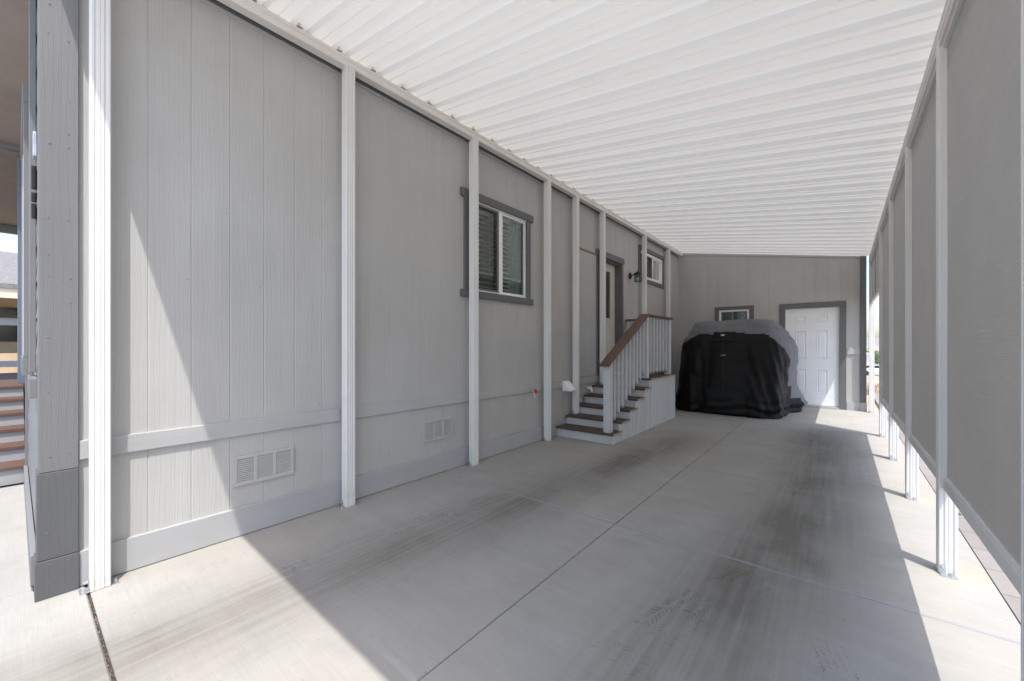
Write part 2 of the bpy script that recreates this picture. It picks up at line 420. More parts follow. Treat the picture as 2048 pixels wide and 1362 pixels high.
# grit in the open joint
mb = MB(); rg = random.Random(3)
for _ in range(900):
    x = rg.uniform(-3.17, -1.2); y = .235+rg.uniform(-.005, .005); r = rg.uniform(.001, .0032); z = -.012+rg.uniform(.001, .005)
    a = [Vector((rg.uniform(-1, 1), rg.uniform(-1, 1), rg.uniform(-1, 1))).normalized()*r for _ in range(4)]
    i = len(mb.v); mb.v += [(x+q.x, y+q.y, z+q.z) for q in a]
    for f in ((0, 1, 2), (0, 2, 3), (0, 3, 1), (1, 3, 2)): mb.f.append(tuple(i+t for t in f)); mb.mi.append(rg.choice((0, 0, 1, 2)))
o = mb.build('joint_grit', [plain('tan_grit', (.34, .22, .13), .9), plain('grey_grit', (.40, .38, .36), .9), plain('dark_grit', (.09, .07, .055), .9)])
tag(o, 'brown grit and crumbs lying in the open slab joint', 'grit', kind='stuff')

# tyre tread prints, thin rubber film on the slab
def smudge_mat():
    n = NB('tyre_print', .9)
    n.color((.07, .064, .055))
    a = n.mul(n.rng(n.noise(scale=16, detail=5, rough=.7), .36, .62, .2, 1), n.rng(n.noise(scale=3.2, detail=3), .42, .62, .05, 1))
    b = n.rng(n.noise(n.vec(n.mul(n.X, 7), n.mul(n.Y, 330), 0.0), 1, 3, .65), .3, .65, .25, 1)
    tr = n.node('ShaderNodeBsdfTransparent'); mx = n.node('ShaderNodeMixShader')
    n.link(n.mul(n.mul(a, b), .46), mx.inputs[0]); n.link(tr.outputs[0], mx.inputs[1]); n.link(n.bsdf.outputs[0], mx.inputs[2])
    n.link(mx.outputs[0], n.nt.nodes['Material Output'].inputs[0]); return n.m
mb = MB(); rg = random.Random(11)
def tread_strip(path, width, rows=5, pitch=.028, keep=.8, sides=(-1, 1)):
    """path: list of (x,y). Zig-zag lugs across the width, cut by wandering grooves"""
    pts = [Vector((p[0], p[1], 0)) for p in path]
    L = 0
    for a, b in zip(pts, pts[1:]):
        d = (b-a); ln = d.length; d.normalize(); nrm = Vector((-d.y, d.x, 0))
        s = 0
        while s < ln:
            for r in range(rows):
                if rg.random() > keep: continue
                u0 = (r/rows-.5)*width+.006; u1 = ((r+1)/rows-.5)*width-.006
                sk = (.022 if r % 2 else -.022)*(width/.2)**.5 + rg.uniform(-.003, .003)
                st = s+(pitch*.5 if r % 2 else 0); t = pitch*rg.uniform(.50, .66)
                p0 = a+d*(st)+nrm*u0; p1 = a+d*(st+sk)+nrm*u1; p2 = a+d*(st+sk+t)+nrm*(u1-.003); p3 = a+d*(st+t)+nrm*(u0+.003)
                mb.quad(*[(q.x, q.y, .0015) for q in (p0, p1, p2, p3)])
            s += pitch
tread_strip([(-2.40, .95), (-2.33, 1.5), (-2.27, 2.05), (-2.19, 2.6)], .20, 4, .034, .85)
tread_strip([(-.70, 1.5), (-.635, 1.75), (-.56, 2.0), (-.47, 2.25), (-.36, 2.5)], .22, 5, .028, .97)
tread_strip([(-.28, 2.72), (-.08, 2.70)], .13, 4, .026, .9)
tread_strip([(-.30, 3.42), (-.12, 3.40)], .10, 3, .026, .8)
tread_strip([(.0, 1.98), (-.05, 2.16)], .13, 5, .019, .7)
tread_strip([(-.40, 3.9), (-.33, 4.3), (-.23, 4.6), (-.12, 4.75)], .16, 4, .036, .5)
def crack(pts, w):
    q = []
    for a, b in zip(pts, pts[1:]):
        for k in range(6): t = k/6; q.append((a[0]+(b[0]-a[0])*t+rg.uniform(-.006, .006), a[1]+(b[1]-a[1])*t+rg.uniform(-.006, .006)))
    q.append(pts[-1])
    for a, b in zip(q, q[1:]):
        d = Vector((b[0]-a[0], b[1]-a[1], 0)).normalized(); s_ = Vector((-d.y, d.x, 0))*w*rg.uniform(.4, 1)
        mb.quad((a[0]-s_.x, a[1]-s_.y, .0014), (b[0]-s_.x, b[1]-s_.y, .0014), (b[0]+s_.x, b[1]+s_.y, .0014), (a[0]+s_.x, a[1]+s_.y, .0014))
crack([(-2.36, .62), (-2.25, .80), (-2.20, 1.02)], .0012); crack([(-1.225, 1.42), (-1.12, 1.55), (-1.10, 1.66)], .001)
structure(mb.build('tyre_marks', smudge_mat()))
# pavers outside the slab
def paver_mat():
    n = NB('blush_pavers', .9)
    br = n.node('ShaderNodeTexBrick'); n.link(n.vec(n.Y, n.X, 0.0), br.inputs['Vector'])
    br.inputs['Scale'].default_value = 1; br.inputs['Brick Width'].default_value = .30; br.inputs['Row Height'].default_value = .15
    br.inputs['Mortar Size'].default_value = .004; br.inputs['Mortar Smooth'].default_value = .3
    br.inputs['Color1'].default_value = (.27, .24, .225, 1); br.inputs['Color2'].default_value = (.22, .20, .19, 1); br.inputs['Mortar'].default_value = (.12, .10, .09, 1)
    c = n.mix(n.rng(n.noise(scale=25, detail=5), .35, .7, 0, .4), br.outputs[0], (.30, .275, .255))
    n.color(c); n.bump(n.sub(n.mul(n.noise(scale=120), .3), br.outputs['Fac']), .7, .004); return n.m
mb = MB(); mb.box(.635, 2.6, -2.4, 14.5, -.1, -.006)
structure(mb.build('paving', paver_mat()))
gn = NB('white_crushed_rock', .95); gk = gn.noise(scale=38, detail=3, rough=.7); gn.color(gn.mix(gn.rng(gk, .4, .6), (.52, .50, .47), (.74, .72, .69))); gn.bump(gk, 1, .03)
mb = MB(); mb.box(2.605, 9, -2.38, 14, -.1, -.014); structure(mb.build('gravel_bed', gn.m))  # unseen white rock bed, added to bounce light towards the screens
# small weed in the edge joint
def weed(name, label, x, y, z, s, nl, seed, mat, cat='weed'):
    rg = random.Random(seed); mb = MB()
    for _ in range(nl):
        a = rg.uniform(0, 6.28); el = rg.uniform(.15, 1.2); L = s*rg.uniform(.4, 1); wd = L*.22
        d = Vector((math.cos(a)*math.cos(el), math.sin(a)*math.cos(el), math.sin(el))); sdv = Vector((-math.sin(a), math.cos(a), 0))
        b = Vector((x+rg.uniform(-.3, .3)*s, y+rg.uniform(-.3, .3)*s, z)); m = b+d*L*.55; t = b+d*L-Vector((0, 0, L*.2))
        mb.quad(b, m+sdv*wd, t, m-sdv*wd)
    return tag(mb.build(name, mat, origin=(x, y, z)), label, cat)
M['leaf'] = plain('weed_leaf', (.10, .16, .05), .6, 0, .3, 60)
weed('weed', 'small green weed growing in the seam between slab and pavers', .655, 4.42, -.01, .05, 60, 4, M['leaf'])

# ------------------------------------------------------------------ wall siding with V grooves
def siding(mb, a0, a1, z0, z1, face, axis, pitch=.2, phase=.08, gw=.005, gd=.0028, flip=1, mi=0):
    """axis 'Y': wall plane x=face, runs along y. axis 'X': wall plane y=face, runs along x."""
    cuts = []; k = math.ceil((a0-phase)/pitch)
    while phase+k*pitch < a1:
        g = phase+k*pitch
        if g > a0+.012 and g < a1-.012: cuts.append(g)
        k += 1
    prof = [(a0, 0)]
    for g in cuts: prof += [(g-gw, 0), (g-gw*.35, -gd), (g+gw*.35, -gd), (g+gw, 0)]
    prof.append((a1, 0))
    for p, q in zip(prof, prof[1:]):
        if axis == 'Y': mb.quad((face+p[1], p[0], z0), (face+q[1], q[0], z0), (face+q[1], q[0], z1), (face+p[1], p[0], z1), mi=mi)
        else: mb.quad((p[0], face-p[1], z0), (q[0], face-q[1], z0), (q[0], face-q[1], z1), (p[0], face-p[1], z1), mi=mi)

WX = -3.07
home = thing('manufactured_home', 'long light grey house with vertical grooved siding and dark trim, along the left', 'house', (-5, 5, 0))
mb = MB(); Y0, Y1, ZT = .086, 10.3, 3.6
W1 = (3.00, 4.10, 1.81, 2.845); DR = (6.02, 6.88, .76, 2.72); W2 = (7.77, 9.05, 2.60, 3.13)
ops = [W1, DR, W2]; y = Y0
for (a, b, z0, z1) in ops:
    siding(mb, y, a, 0, ZT, WX, 'Y'); siding(mb, a, b, 0, z0, WX, 'Y'); siding(mb, a, b, z1, ZT, WX, 'Y'); y = b
siding(mb, y, Y1, 0, ZT, WX, 'Y')
for (a, b, z0, z1) in ops:   # reveals
    x1 = WX-.14
    mb.quad((WX, a, z0), (x1, a, z0), (x1, a, z1), (WX, a, z1)); mb.quad((WX, b, z0), (x1, b, z0), (x1, b, z1), (WX, b, z1))
    mb.quad((WX, a, z1), (x1, a, z1), (x1, b, z1), (WX, b, z1)); mb.quad((WX, a, z0), (x1, a, z0), (x1, b, z0), (WX, b, z0))
mb.build('side_wall', M['wall'], home)
# lap-sided front wall and body
mb = MB(); z = 0.0
while z < 3.59:
    h = min(.2, 3.6-z)
    mb.quad((-3.15, .0735, z), (-5.78, .0735, z), (-5.78, .085, z+h), (-3.15, .085, z+h)); mb.quad((-3.15, .0735, z), (-5.78, .0735, z), (-5.78, .085, z), (-3.15, .085, z)); z += h
mb.quad((-5.78, .09, 0), (-5.78, 2.5, 0), (-5.78, 2.5, 3.6), (-5.78, .09, 3.6))
mb.quad((-5.78, 2.5, 0), (-14, 2.5, 0), (-14, 2.5, 3.6), (-5.78, 2.5, 3.6)); mb.quad((-14, 2.5, 0), (-14, 10.3, 0), (-14, 10.3, 3.6), (-14, 2.5, 3.6)); mb.quad((-14, 10.3, 0), (-3.07, 10.3, 0), (-3.07, 10.3, 3.6), (-14, 10.3, 3.6))
mb.build('front_wall', M['lap'], home)
mb = MB(); mb.prism([(-2.99, 3.62), (-8.5, 4.7), (-14.4, 3.55), (-14.4, 3.66), (-8.5, 4.82), (-2.99, 3.74)], 'Y', 2.0, 10.6)
mb.prism([(-3.02, 3.62), (-5.3, 4.1), (-7.55, 3.62), (-7.55, 3.74), (-5.3, 4.22), (-3.02, 3.74)], 'Y', -.25, 2.05)
mb.build('roof', M['shingle'], home)
mb = MB(); mb.box(-7.5, -3.02, -.24, 2.0, 3.602, 3.617); mb.build('soffit', plain('soffit_paint', (.30, .26, .235), .7), home)
# rails and trim
for nm, z0, z1, t, mt in (('chair_rail', .658, .757, .019, 'wall_h'), ('base_board', .004, .186, .024, 'base_h')):
    mb = MB(); y = .207
    segs = [.207, .86 if nm == 'chair_rail' else 1.3, 3.4, 5.95 if nm == 'chair_rail' else 5.9]
    if nm == 'chair_rail': segs = [.207, 1.62, 4.1, 6.7, 10.15]
    else: segs = [.207, 3.7, 7.3, 10.15]
    for a, b in zip(segs, segs[1:]): mb.box(WX-.002, WX+t, a+.0015, b-.0015, z0, z1)
    mb.build(nm, M[mt], home, .003)
mb = MB(); mb.box(-3.19, WX+.028, .072, .207, .622, 3.6)
mb.build('corner_board', M['corner'], home, .003)
mb = MB(); mb.box(-3.195, WX+.031, .066, .207, .19, .620); mb.box(-3.2, WX+.037, .06, .209, .0, .188)
o = mb.build('corner_board', M['trim_low'], home, .003); o['label'] = 'darker lower part of the corner board'
mb = MB(); mb.box(WX-.002, WX+.022, .207, 10.15, 3.405, 3.6); mb.build('eave_board', M['trim'], home)
mb = MB(); mb.box(WX-.001, WX+.012, .207, 10.15, 3.378, 3.404); mb.build('eave_moulding', M['wall_h'], home, .003)
mb = MB(); rg = random.Random(15)
for g in range(1, 50):
    yy = .08+.2*g-.022
    for z in (.24, .62, .80, 1.2, 1.65, 2.1, 2.55, 3.0, 3.34):
        if rg.random() < .16 and yy < 9.9 and not any(a-.12 < yy < b+.12 for a, b, _, _ in ops): mb.cyl((WX-.001, yy, z), (WX+.0012, yy, z+rg.uniform(-.002, .002)), .0032, n=8)
mb.split('nail_head', M['trim'], home)
# nails on the corner board
mb = MB(); rg = random.Random(5)
for i in range(22):
    z = 3.3-i*.155+rg.uniform(-.05, .05); xx = WX+(.028 if z > .62 else .031 if z > .19 else .037)
    for yy in (.105, .175):
        if rg.random() < .7: mb.cyl((xx-.002, yy+rg.uniform(-.012, .012), z), (xx+.0016, yy, z+rg.uniform(-.004, .004)), .0024, n=8)
mb.split('nail_head', M['corner'], home)

def casing_y(part, y0, y1, z0, z1, w, t, ear=.045, mat='trim', bottom=True, headw=None):
    """dark casing round an opening in the X plane wall; outer limits given"""
    mb = MB(); hw = headw or w
    mb.box(WX-.001, WX+t, y0, y0+w, z0+(w if bottom else 0), z1-hw)
    mb.box(WX-.001, WX+t, y1-w, y1, z0+(w if bottom else 0), z1-hw)
    mb.box(WX-.001, WX+t+.006, y0-ear, y1+ear, z1-hw, z1)
    if bottom: mb.box(WX-.001, WX+t+.006, y0-ear, y1+ear, z0, z0+w)
    return mb.build('casing', M[mat], part, .002)
def part_empty(name, parent, loc):
    o = bpy.data.objects.new(name, None); COL.objects.link(o); o.parent = parent; o.location = Vector(loc)-parent.matrix_world.translation
    o.empty_display_size = .1; bpy.context.view_layer.update(); return o

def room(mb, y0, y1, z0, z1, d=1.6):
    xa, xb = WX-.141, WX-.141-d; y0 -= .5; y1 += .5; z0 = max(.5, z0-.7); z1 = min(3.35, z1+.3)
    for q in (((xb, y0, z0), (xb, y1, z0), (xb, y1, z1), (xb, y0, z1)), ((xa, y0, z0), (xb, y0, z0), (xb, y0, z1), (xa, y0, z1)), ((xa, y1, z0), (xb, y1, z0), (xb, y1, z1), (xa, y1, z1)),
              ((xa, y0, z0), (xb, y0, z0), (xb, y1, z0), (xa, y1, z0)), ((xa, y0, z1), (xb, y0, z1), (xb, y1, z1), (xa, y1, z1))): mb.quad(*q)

def slider_window(y0, y1, z0, z1, cas, mull, label, blinds):
    wroot = part_empty('window', home, (WX, (y0+y1)/2, (z0+z1)/2)); wroot['label'] = label
    casing_y(wroot, *cas)
    fr = MB(); f = .045; x0, x1 = WX-.05, WX+.012
    fr.box(x0, x1, y0, y0+f, z0+f, z1-f); fr.box(x0, x1, y1-f, y1, z0+f, z1-f); fr.box(x0, x1, y0, y1, z0, z0+f); fr.box(x0, x1, y0, y1, z1-f, z1)
    fr.box(x0, x1-.004, mull-.05, mull, z0+f, z1-f)
    fr.box(x0-.0, x1-.018, mull, mull+.028, z0+f, z1-f); fr.box(x0, x1-.018, y1-f-.022, y1-f, z0+f, z1-f)
    fr.box(x0, x1-.018, mull+.028, y1-f-.022, z0+f, z0+f+.022); fr.box(x0, x1-.018, mull+.028, y1-f-.022, z1-f-.022, z1-f)
    fr.build('frame', M['vinyl'], wroot, .0025)
    sh = MB(); g = .022; a, b = y0+f, mull-.05   # bronze insect screen frame on the left light
    sh.box(WX-.012, WX+.004, a, a+g, z0+f, z1-f); sh.box(WX-.012, WX+.004, b-g, b, z0+f, z1-f); sh.box(WX-.012, WX+.004, a+g, b-g, z0+f, z0+f+g); sh.box(WX-.012, WX+.004, a+g, b-g, z1-f-g, z1-f)
    sh.build('screen_frame', plain('taupe_screen_frame', (.20, .175, .155), .5), wroot)
    s2 = MB(); s2.quad((WX-.004, a+g, z0+f+g), (WX-.004, b-g, z0+f+g), (WX-.004, b-g, z1-f-g), (WX-.004, a+g, z1-f-g)); s2.build('insect_screen', M['insect'], wroot)
    gl = MB(); gl.quad((WX-.03, y0+f, z0+f), (WX-.03, mull-.05, z0+f), (WX-.03, mull-.05, z1-f), (WX-.03, y0+f, z1-f)); gl.build('pane', M['glass'], wroot)
    gl = MB(); gl.quad((WX-.022, mull+.028, z0+f+.022), (WX-.022, y1-f-.022, z0+f+.022), (WX-.022, y1-f-.022, z1-f-.022), (WX-.022, mull+.028, z1-f-.022)); gl.build('pane', M['glass'], wroot)
    bl = MB(); r = MB(); room(r, y0, y1, z0, z1)
    r.build('room', M['interior'], wroot)
    if blinds:
        z = z1-.09
        bl.box(WX-.135, WX-.075, y0+.04, mull+.26, z1-.075, z1-.03)
        while z > z0+.06:
            for (ya, yb) in ((y0+.04, mull+.15), (mull+.16, mull+.26)):
                bl.prism([(WX-.118, z+.013), (WX-.088, z-.013), (WX-.085, z-.012), (WX-.115, z+.015)], 'Y', ya, yb)
            z -= .052
        for yy in (y0+.2, mull-.12, mull+.10, mull+.20): bl.cyl((WX-.08, yy, z0+.06), (WX-.08, yy, z1-.06), .0015, n=5)
        bl.build('blind', M['slat'], wroot)
        dr = MB(); N = 40
        for i in range(N):
            ya, yb = mull+.26+(y1-mull-.29)*i/N, mull+.26+(y1-mull-.29)*(i+1)/N
            fa, fb = (WX-.11+.018*math.sin(k*.9)+.006*math.sin(k*2.3) for k in (i, i+1))
            dr.quad((fa, ya, z0+.02), (fb, yb, z0+.02), (fb, yb, z1-.03), (fa, ya, z1-.03))
        dr.build('curtain', M['slat_far'], wroot, smooth=True)
    else:
        dr = MB(); N = 60
        for i in range(N):
            ya, yb = mull+(y1-mull)*i/N, mull+(y1-mull)*(i+1)/N
            fa, fb = (WX-.12+.02*math.sin(k*1.1) for k in (i, i+1))
            dr.quad((fa, ya, z0+.02), (fb, yb, z0+.02), (fb, yb, z1-.02), (fa, ya, z1-.02))
        dr.build('curtain', M['slat_far'], wroot, smooth=True)
    return wroot
slider_window(W1[0], W1[1], W1[2], W1[3], (2.97, 4.125, 1.765, 2.90, .075, .028, .05, 'trim', True, .085), 3.585, 'large slider window with white blinds, nearest the camera', True)
slider_window(W2[0], W2[1], W2[2], W2[3], (7.70, 9.12, 2.52, 3.225, .075, .028, .01), 8.50, 'small high slider window past the lantern', False)

# entry door
dp = part_empty('door', home, (WX, 6.45, .76))
casing_y(dp, 5.955, 6.945, .76, 2.815, .075, .03, .03, 'trim', False, .10)
mb = MB(); mb.box(WX-.135, WX-.002, 6.022, 6.034, .77, 2.69); mb.box(WX-.135, WX-.002, 6.866, 6.878, .77, 2.69); mb.box(WX-.135, WX-.002, 6.022, 6.878, 2.69, 2.705)
mb.build('jamb', M['trim'], dp)
mb = MB(); xl = WX-.10
Y_a, Y_b, Z_a, Z_b = 6.035, 6.865, .775, 2.688; gy0, gy1, gz0, gz1 = 6.24, 6.665, 1.73, 2.545
mb.box(xl-.04, xl, Y_a, gy0, Z_a, Z_b); mb.box(xl-.04, xl, gy1, Y_b, Z_a, Z_b); mb.box(xl-.04, xl, gy0, gy1, Z_a, gz0); mb.box(xl-.04, xl, gy0, gy1, gz1, Z_b)
for (a, b, c, d) in ((gy0-.03, gy1+.03, gz0-.03, gz1+.03),):
    mb.box(xl, xl+.012, a, gy0, c, d); mb.box(xl, xl+.012, gy1, b, c, d); mb.box(xl, xl+.012, gy0, gy1, c, gz0); mb.box(xl, xl+.012, gy0, gy1, gz1, d)
for (a, b) in ((6.14, 6.42), (6.48, 6.76)):
    mb.box(xl, xl+.008, a, b, .95, .97); mb.box(xl, xl+.008, a, b, 1.56, 1.58); mb.box(xl, xl+.008, a, a+.02, .97, 1.56); mb.box(xl, xl+.008, b-.02, b, .97, 1.56)
mb.build('leaf', M['door_cream'], dp, .003)
mb = MB(); mb.quad((xl-.01, gy0, gz0), (xl-.01, gy1, gz0), (xl-.01, gy1, gz1), (xl-.01, gy0, gz1)); mb.build('pane', M['glass_dark'], dp)
mb = MB(); room(mb, 6.1, 6.8, 1.7, 2.5, .6); mb.build('room', M['interior'], dp)
mb = MB(); mb.cyl((xl, 6.10, 1.72), (xl+.05, 6.10, 1.72), .012); mb.cyl((xl+.045, 6.10, 1.72), (xl+.075, 6.10, 1.72), .027, .024); mb.build('handle', M['zinc'], dp); mb = MB(); mb.cyl((xl, 6.10, 1.86), (xl+.02, 6.10, 1.86), .028); mb.build('deadbolt', M['zinc'], dp)

# plain infill sheet beside the door with brown strip on its top edge
sp_ = part_empty('wall_sheet', home, (WX, 5.6, 1.7))
mb = MB(); mb.box(WX+.001, WX+.014, 5.19, 5.925, .775, 2.705); mb.build('sheet', grained('sheet_paint', (.45, .446, .442), board=3, gscale=30, strength=.15), sp_, .002)
mb = MB(); mb.box(WX+.001, WX+.024, 5.19, 5.93, 2.708, 2.735); mb.build('wood_strip', M['rust'], sp_, .002)
mb = MB()
for z in (1.72, 2.38):
    for y in (5.30, 5.86): mb.cyl((WX+.013, y, z), (WX+.019, y, z), .009, n=12)
mb.split('screw_head', M['zinc'], sp_)

# foundation vents
def vent(y0, y1, z0, z1, label):
    v = part_empty('foundation_vent', home, (WX, (y0+y1)/2, (z0+z1)/2)); v['label'] = label
    mb = MB(); t = .012; f = .022; n = 3; wd = (y1-y0-f*(n+1))/n
    mb.box(WX-.002, WX+t, y0, y1, z0, z0+f); mb.box(WX-.002, WX+t, y0, y1, z1-f, z1)
    for i in range(n+1): mb.box(WX-.002, WX+t, y0+i*(wd+f), y0+i*(wd+f)+f, z0+f, z1-f)
    mb.build('vent_frame', M['wall'], v, .002)
    mb = MB()
    for i in range(n):
        ya = y0+f+i*(wd+f); z = z0+f
        while z < z1-f-.008:
            mb.prism([(WX+.0005, z+.010), (WX+.010, z), (WX+.010, z+.0055), (WX+.0005, z+.0135)], 'Y', ya, ya+wd); z += .0128
    mb.build('louvre', M['wall'], v)
vent(.895, 1.272, .325, .524, 'larger looking louvred vent left of the second post')
vent(2.436, 2.811, .325, .530, 'louvred vent between the second and third posts')
# access panel
mb = MB()
a, b, c, d = 3.56, 4.02, .20, .635
mb.box(WX-.001, WX+.006, a, b, c, c+.03); mb.box(WX-.001, WX+.006, a, b, d-.03, d); mb.box(WX-.001, WX+.006, a, a+.03, c+.03, d-.03); mb.box(WX-.001, WX+.006, b-.03, b, c+.03, d-.03)
mb.build('access_panel', M['wall'], home, .002)
# front face window, seen almost edge-on
fw = part_empty('window', home, (-4.9, .07, 1.9)); fw['label'] = 'white framed front window seen edge on'
mb = MB(); mb.box(-5.5, -4.15, .03, .075, 1.05, 1.17); mb.box(-5.5, -4.15, .03, .075, 2.85, 2.97); mb.box(-4.27, -4.15, .035, .075, 1.17, 2.85); mb.box(-5.5, -5.38, .035, .075, 1.17, 2.85); mb.build('casing', M['corner'], fw, .003)
mb = MB(); mb.box(-5.38, -5.32, .042, .075, 1.17, 2.85); mb.box(-4.33, -4.27, .042, .075, 1.17, 2.85); mb.box(-4.86, -4.80, .045, .075, 1.17, 2.85); mb.box(-5.32, -4.33, .045, .075, 1.17, 1.23); mb.box(-5.32, -4.33, .045, .075, 2.79, 2.85); mb.build('frame', M['vinyl'], fw, .003)
mb = MB(); mb.quad((-5.32, .066, 1.23), (-4.33, .066, 1.23), (-4.33, .066, 2.79), (-5.32, .066, 2.79)); mb.build('pane', M['carglass'], fw)
# vertical front trim batten and lower sill piece
mb = MB(); mb.box(-3.62, -3.5, .05, .075, 1.1, 3.4); mb.box(-3.66, -3.2, .045, .075, .98, 1.08); mb.split('front_batten', M['corner'], home, .003)
mb = MB(); mb.box(-5.83, -5.73, .058, .14, 0, 3.6); mb.build('corner_board', M['corner'], home, .003)
mb = MB(); mb.box(-5.7, -3.2, .085, .12, 0, 3.58); mb.build('front_sheathing', M['lap'], home)
mb = MB(); mb.box(-5.76, -3.25, .05, .073, .0, .16); mb.build('front_base_board', M['lap'], home, .003)

# ------------------------------------------------------------------ garage / storage room at the far end
GY = 10.2
gar = thing('storage_room', 'grey grooved end wall building with white panelled door behind the covered vehicle', 'outbuilding', (-1.3, 11.5, 0))
mb = MB(); gx0, gx1, GT = -3.07, .385, 3.8
def roofz(x, y):
    zr = 3.04-.014*(y-3); return 3.485+(x+2.94)/3.36*(zr-3.485)
GW = (-2.16, -1.545, 1.05, 2.06); GD = (-.895, -.008, 0.03, 2.01)
x = gx0
for (a, b, z0, z1) in (GW, GD):
    siding(mb, x, a, 0, GT-.9, GY, 'X', phase=.02); siding(mb, a, b, 0, z0, GY, 'X', phase=.02); siding(mb, a, b, z1, GT-.9, GY, 'X', phase=.02); x = b
siding(mb, x, gx1, 0, GT-.9, GY, 'X', phase=.02)
# slanting head following the roof
xx = gx0; step = .0345
mb.quad((gx0, GY, GT-.9), (gx1, GY, GT-.9), (gx1, GY, 3.02), (gx0, GY, 3.56))
mb.quad((gx1, GY, 0), (gx1, 14, 0), (gx1, 14, 3.0), (gx1, GY, 3.0)); mb.quad((gx1, 14, 0), (-3.07, 14, 0), (-3.07, 14, 3.5), (gx1, 14, 3.0))
for (a, b, z0, z1) in (GW, GD):
    y1 = GY+.1
    mb.quad((a, GY, z0), (a, y1, z0), (a, y1, z1), (a, GY, z1)); mb.quad((b, GY, z0), (b, y1, z0), (b, y1, z1), (b, GY, z1)); mb.quad((a, GY, z1), (b, GY, z1), (b, y1, z1), (a, y1, z1)); mb.quad((a, GY, z0), (b, GY, z0), (b, y1, z0), (a, y1, z0))
mb.build('end_wall', M['wall_back'], gar)
mb = MB()
for k in range(17):   # grooves carried up the slanting head as fine shadow battens
    g = .02-.2*k
    if g > gx0+.1: mb.box(g-.004, g+.004, GY-.0015, GY+.01, 2.9, 3.54-(g-gx0)*.156-.06)
mb.build('wall_head_groove', grained('groove_paint', (.43, .42, .41), across='X'), gar)
mb = MB(); mb.prism([(-3.05, 3.45), (.30, 2.925), (.30, 3.02), (-3.05, 3.56)], 'Y', GY-.018, GY+.002); mb.build('frieze_board', M['wall_hx'], gar)
mb = MB(); mb.box(.297, .392, GY-.028, GY+.07, .0, 3.04); mb.build('corner_board', M['trim_x'], gar, .003)
mb = MB(); mb.box(.30, .398, GY-.034, GY+.07, 0.0, .16); mb.box(.100, .298, GY-.024, GY+.002, .003, .162); mb.box(-3.0, -.995, GY-.024, GY+.002, .003, .162); mb.split('base_board', M['base_h'], gar, .003)
mb = MB(); mb.box(.100, .296, GY-.02, GY+.002, 1.078, 1.192); mb.box(-3.04, -.995, GY-.02, GY+.002, 1.078, 1.192); mb.build('chair_rail', M['wall_hx'], gar, .003)
gd = part_empty('door', gar, (-.45, GY, 0))
mb = MB(); mb.box(-.995, -.893, GY-.026, GY+.002, 0, 2.01); mb.box(-.010, .095, GY-.026, GY+.002, 0, 2.01); mb.box(-.995, .095, GY-.028, GY+.002, 2.012, 2.12); mb.build('casing', M['trim_x'], gd, .003)
# leaf with six moulded panels
mb = MB(); ly = GY+.03; X0, X1 = -.889, -.014
cols = [(-.715, -.525), (-.375, -.185)]; rows = [(1.72, 1.85), (.98, 1.56), (.28, .77)]
xsn = [X0]+[v for c in cols for v in c]+[X1]; zsn = [.045, .28, .77, .98, 1.56, 1.72, 1.85, 2.005]
for i in range(len(xsn)-1):
    for j in range(len(zsn)-1):
        a, b, c, d = xsn[i], xsn[i+1], zsn[j], zsn[j+1]
        if i in (1, 3) and j in (1, 3, 5):
            def ring(e, yy): return [(a+e, yy, c+e), (b-e, yy, c+e), (b-e, yy, d-e), (a+e, yy, d-e)]
            rs = [ring(0, ly), ring(.008, ly-.006), ring(.016, ly+.008), ring(.030, ly+.009), ring(.044, ly+.001)]
            for p, q in zip(rs, rs[1:]):
                for k in range(4): mb.quad(p[k], p[(k+1) % 4], q[(k+1) % 4], q[k])
            mb.quad(*rs[-1])
        else: mb.quad((a, ly, c), (b, ly, c), (b, ly, d), (a, ly, d))
mb.build('leaf', M['door_white'], gd)
mb = MB(); mb.box(-.893, -.010, GY-.06, GY+.04, .003, .028); mb.box(-.893, -.010, GY+.006, GY+.045, .028, .040); mb.build('threshold', M['zinc'], gd, .002)
mb = MB(); mb.cyl((-.45, ly-.006, 1.60), (-.45, ly+.001, 1.60), .008); mb.cyl((-.45, ly-.006, 1.33), (-.45, ly+.001, 1.33), .008); mb.split('peephole', M['zinc'], gd)
mb = MB(); mb.cyl((-.82, ly, .98), (-.82, ly-.05, .98), .012); mb.cyl((-.82, ly-.045, .98), (-.82, ly-.07, .98), .028); mb.build('handle', M['zinc'], gd)
gw = part_empty('window', gar, (-1.85, GY, 1.6))
mb = MB(); mb.box(-2.243, -2.155, GY-.026, GY+.002, 1.05, 2.055); mb.box(-1.549, -1.462, GY-.026, GY+.002, 1.05, 2.055); mb.box(-2.243, -1.462, GY-.028, GY+.002, 2.057, 2.13); mb.box(-2.243, -1.462, GY-.028, GY+.002, .97, 1.048); mb.build('casing', M['trim_x'], gw, .003)
mb = MB(); mb.box(-2.154, -2.112, GY-.008, GY+.06, 1.092, 2.012); mb.box(-1.592, -1.55, GY-.008, GY+.06, 1.092, 2.012); mb.box(-2.154, -1.55, GY-.008, GY+.06, 2.012, 2.054); mb.box(-2.154, -1.55, GY-.008, GY+.06, 1.05, 1.092); mb.build('frame', M['vinyl'], gw, .003)
mb = MB(); mb.quad((-2.112, GY+.02, 1.09), (-1.59, GY+.02, 1.09), (-1.59, GY+.02, 2.012), (-2.112, GY+.02, 2.012))
mb.build('pane', M['glass'], gw)
mb = MB(); mb.quad((-2.15, GY+.09, 1.06), (-1.55, GY+.09, 1.06), (-1.55, GY+.09, 2.05), (-2.15, GY+.09, 2.05)); mb.build('room', M['interior'], gw)
mb = MB()
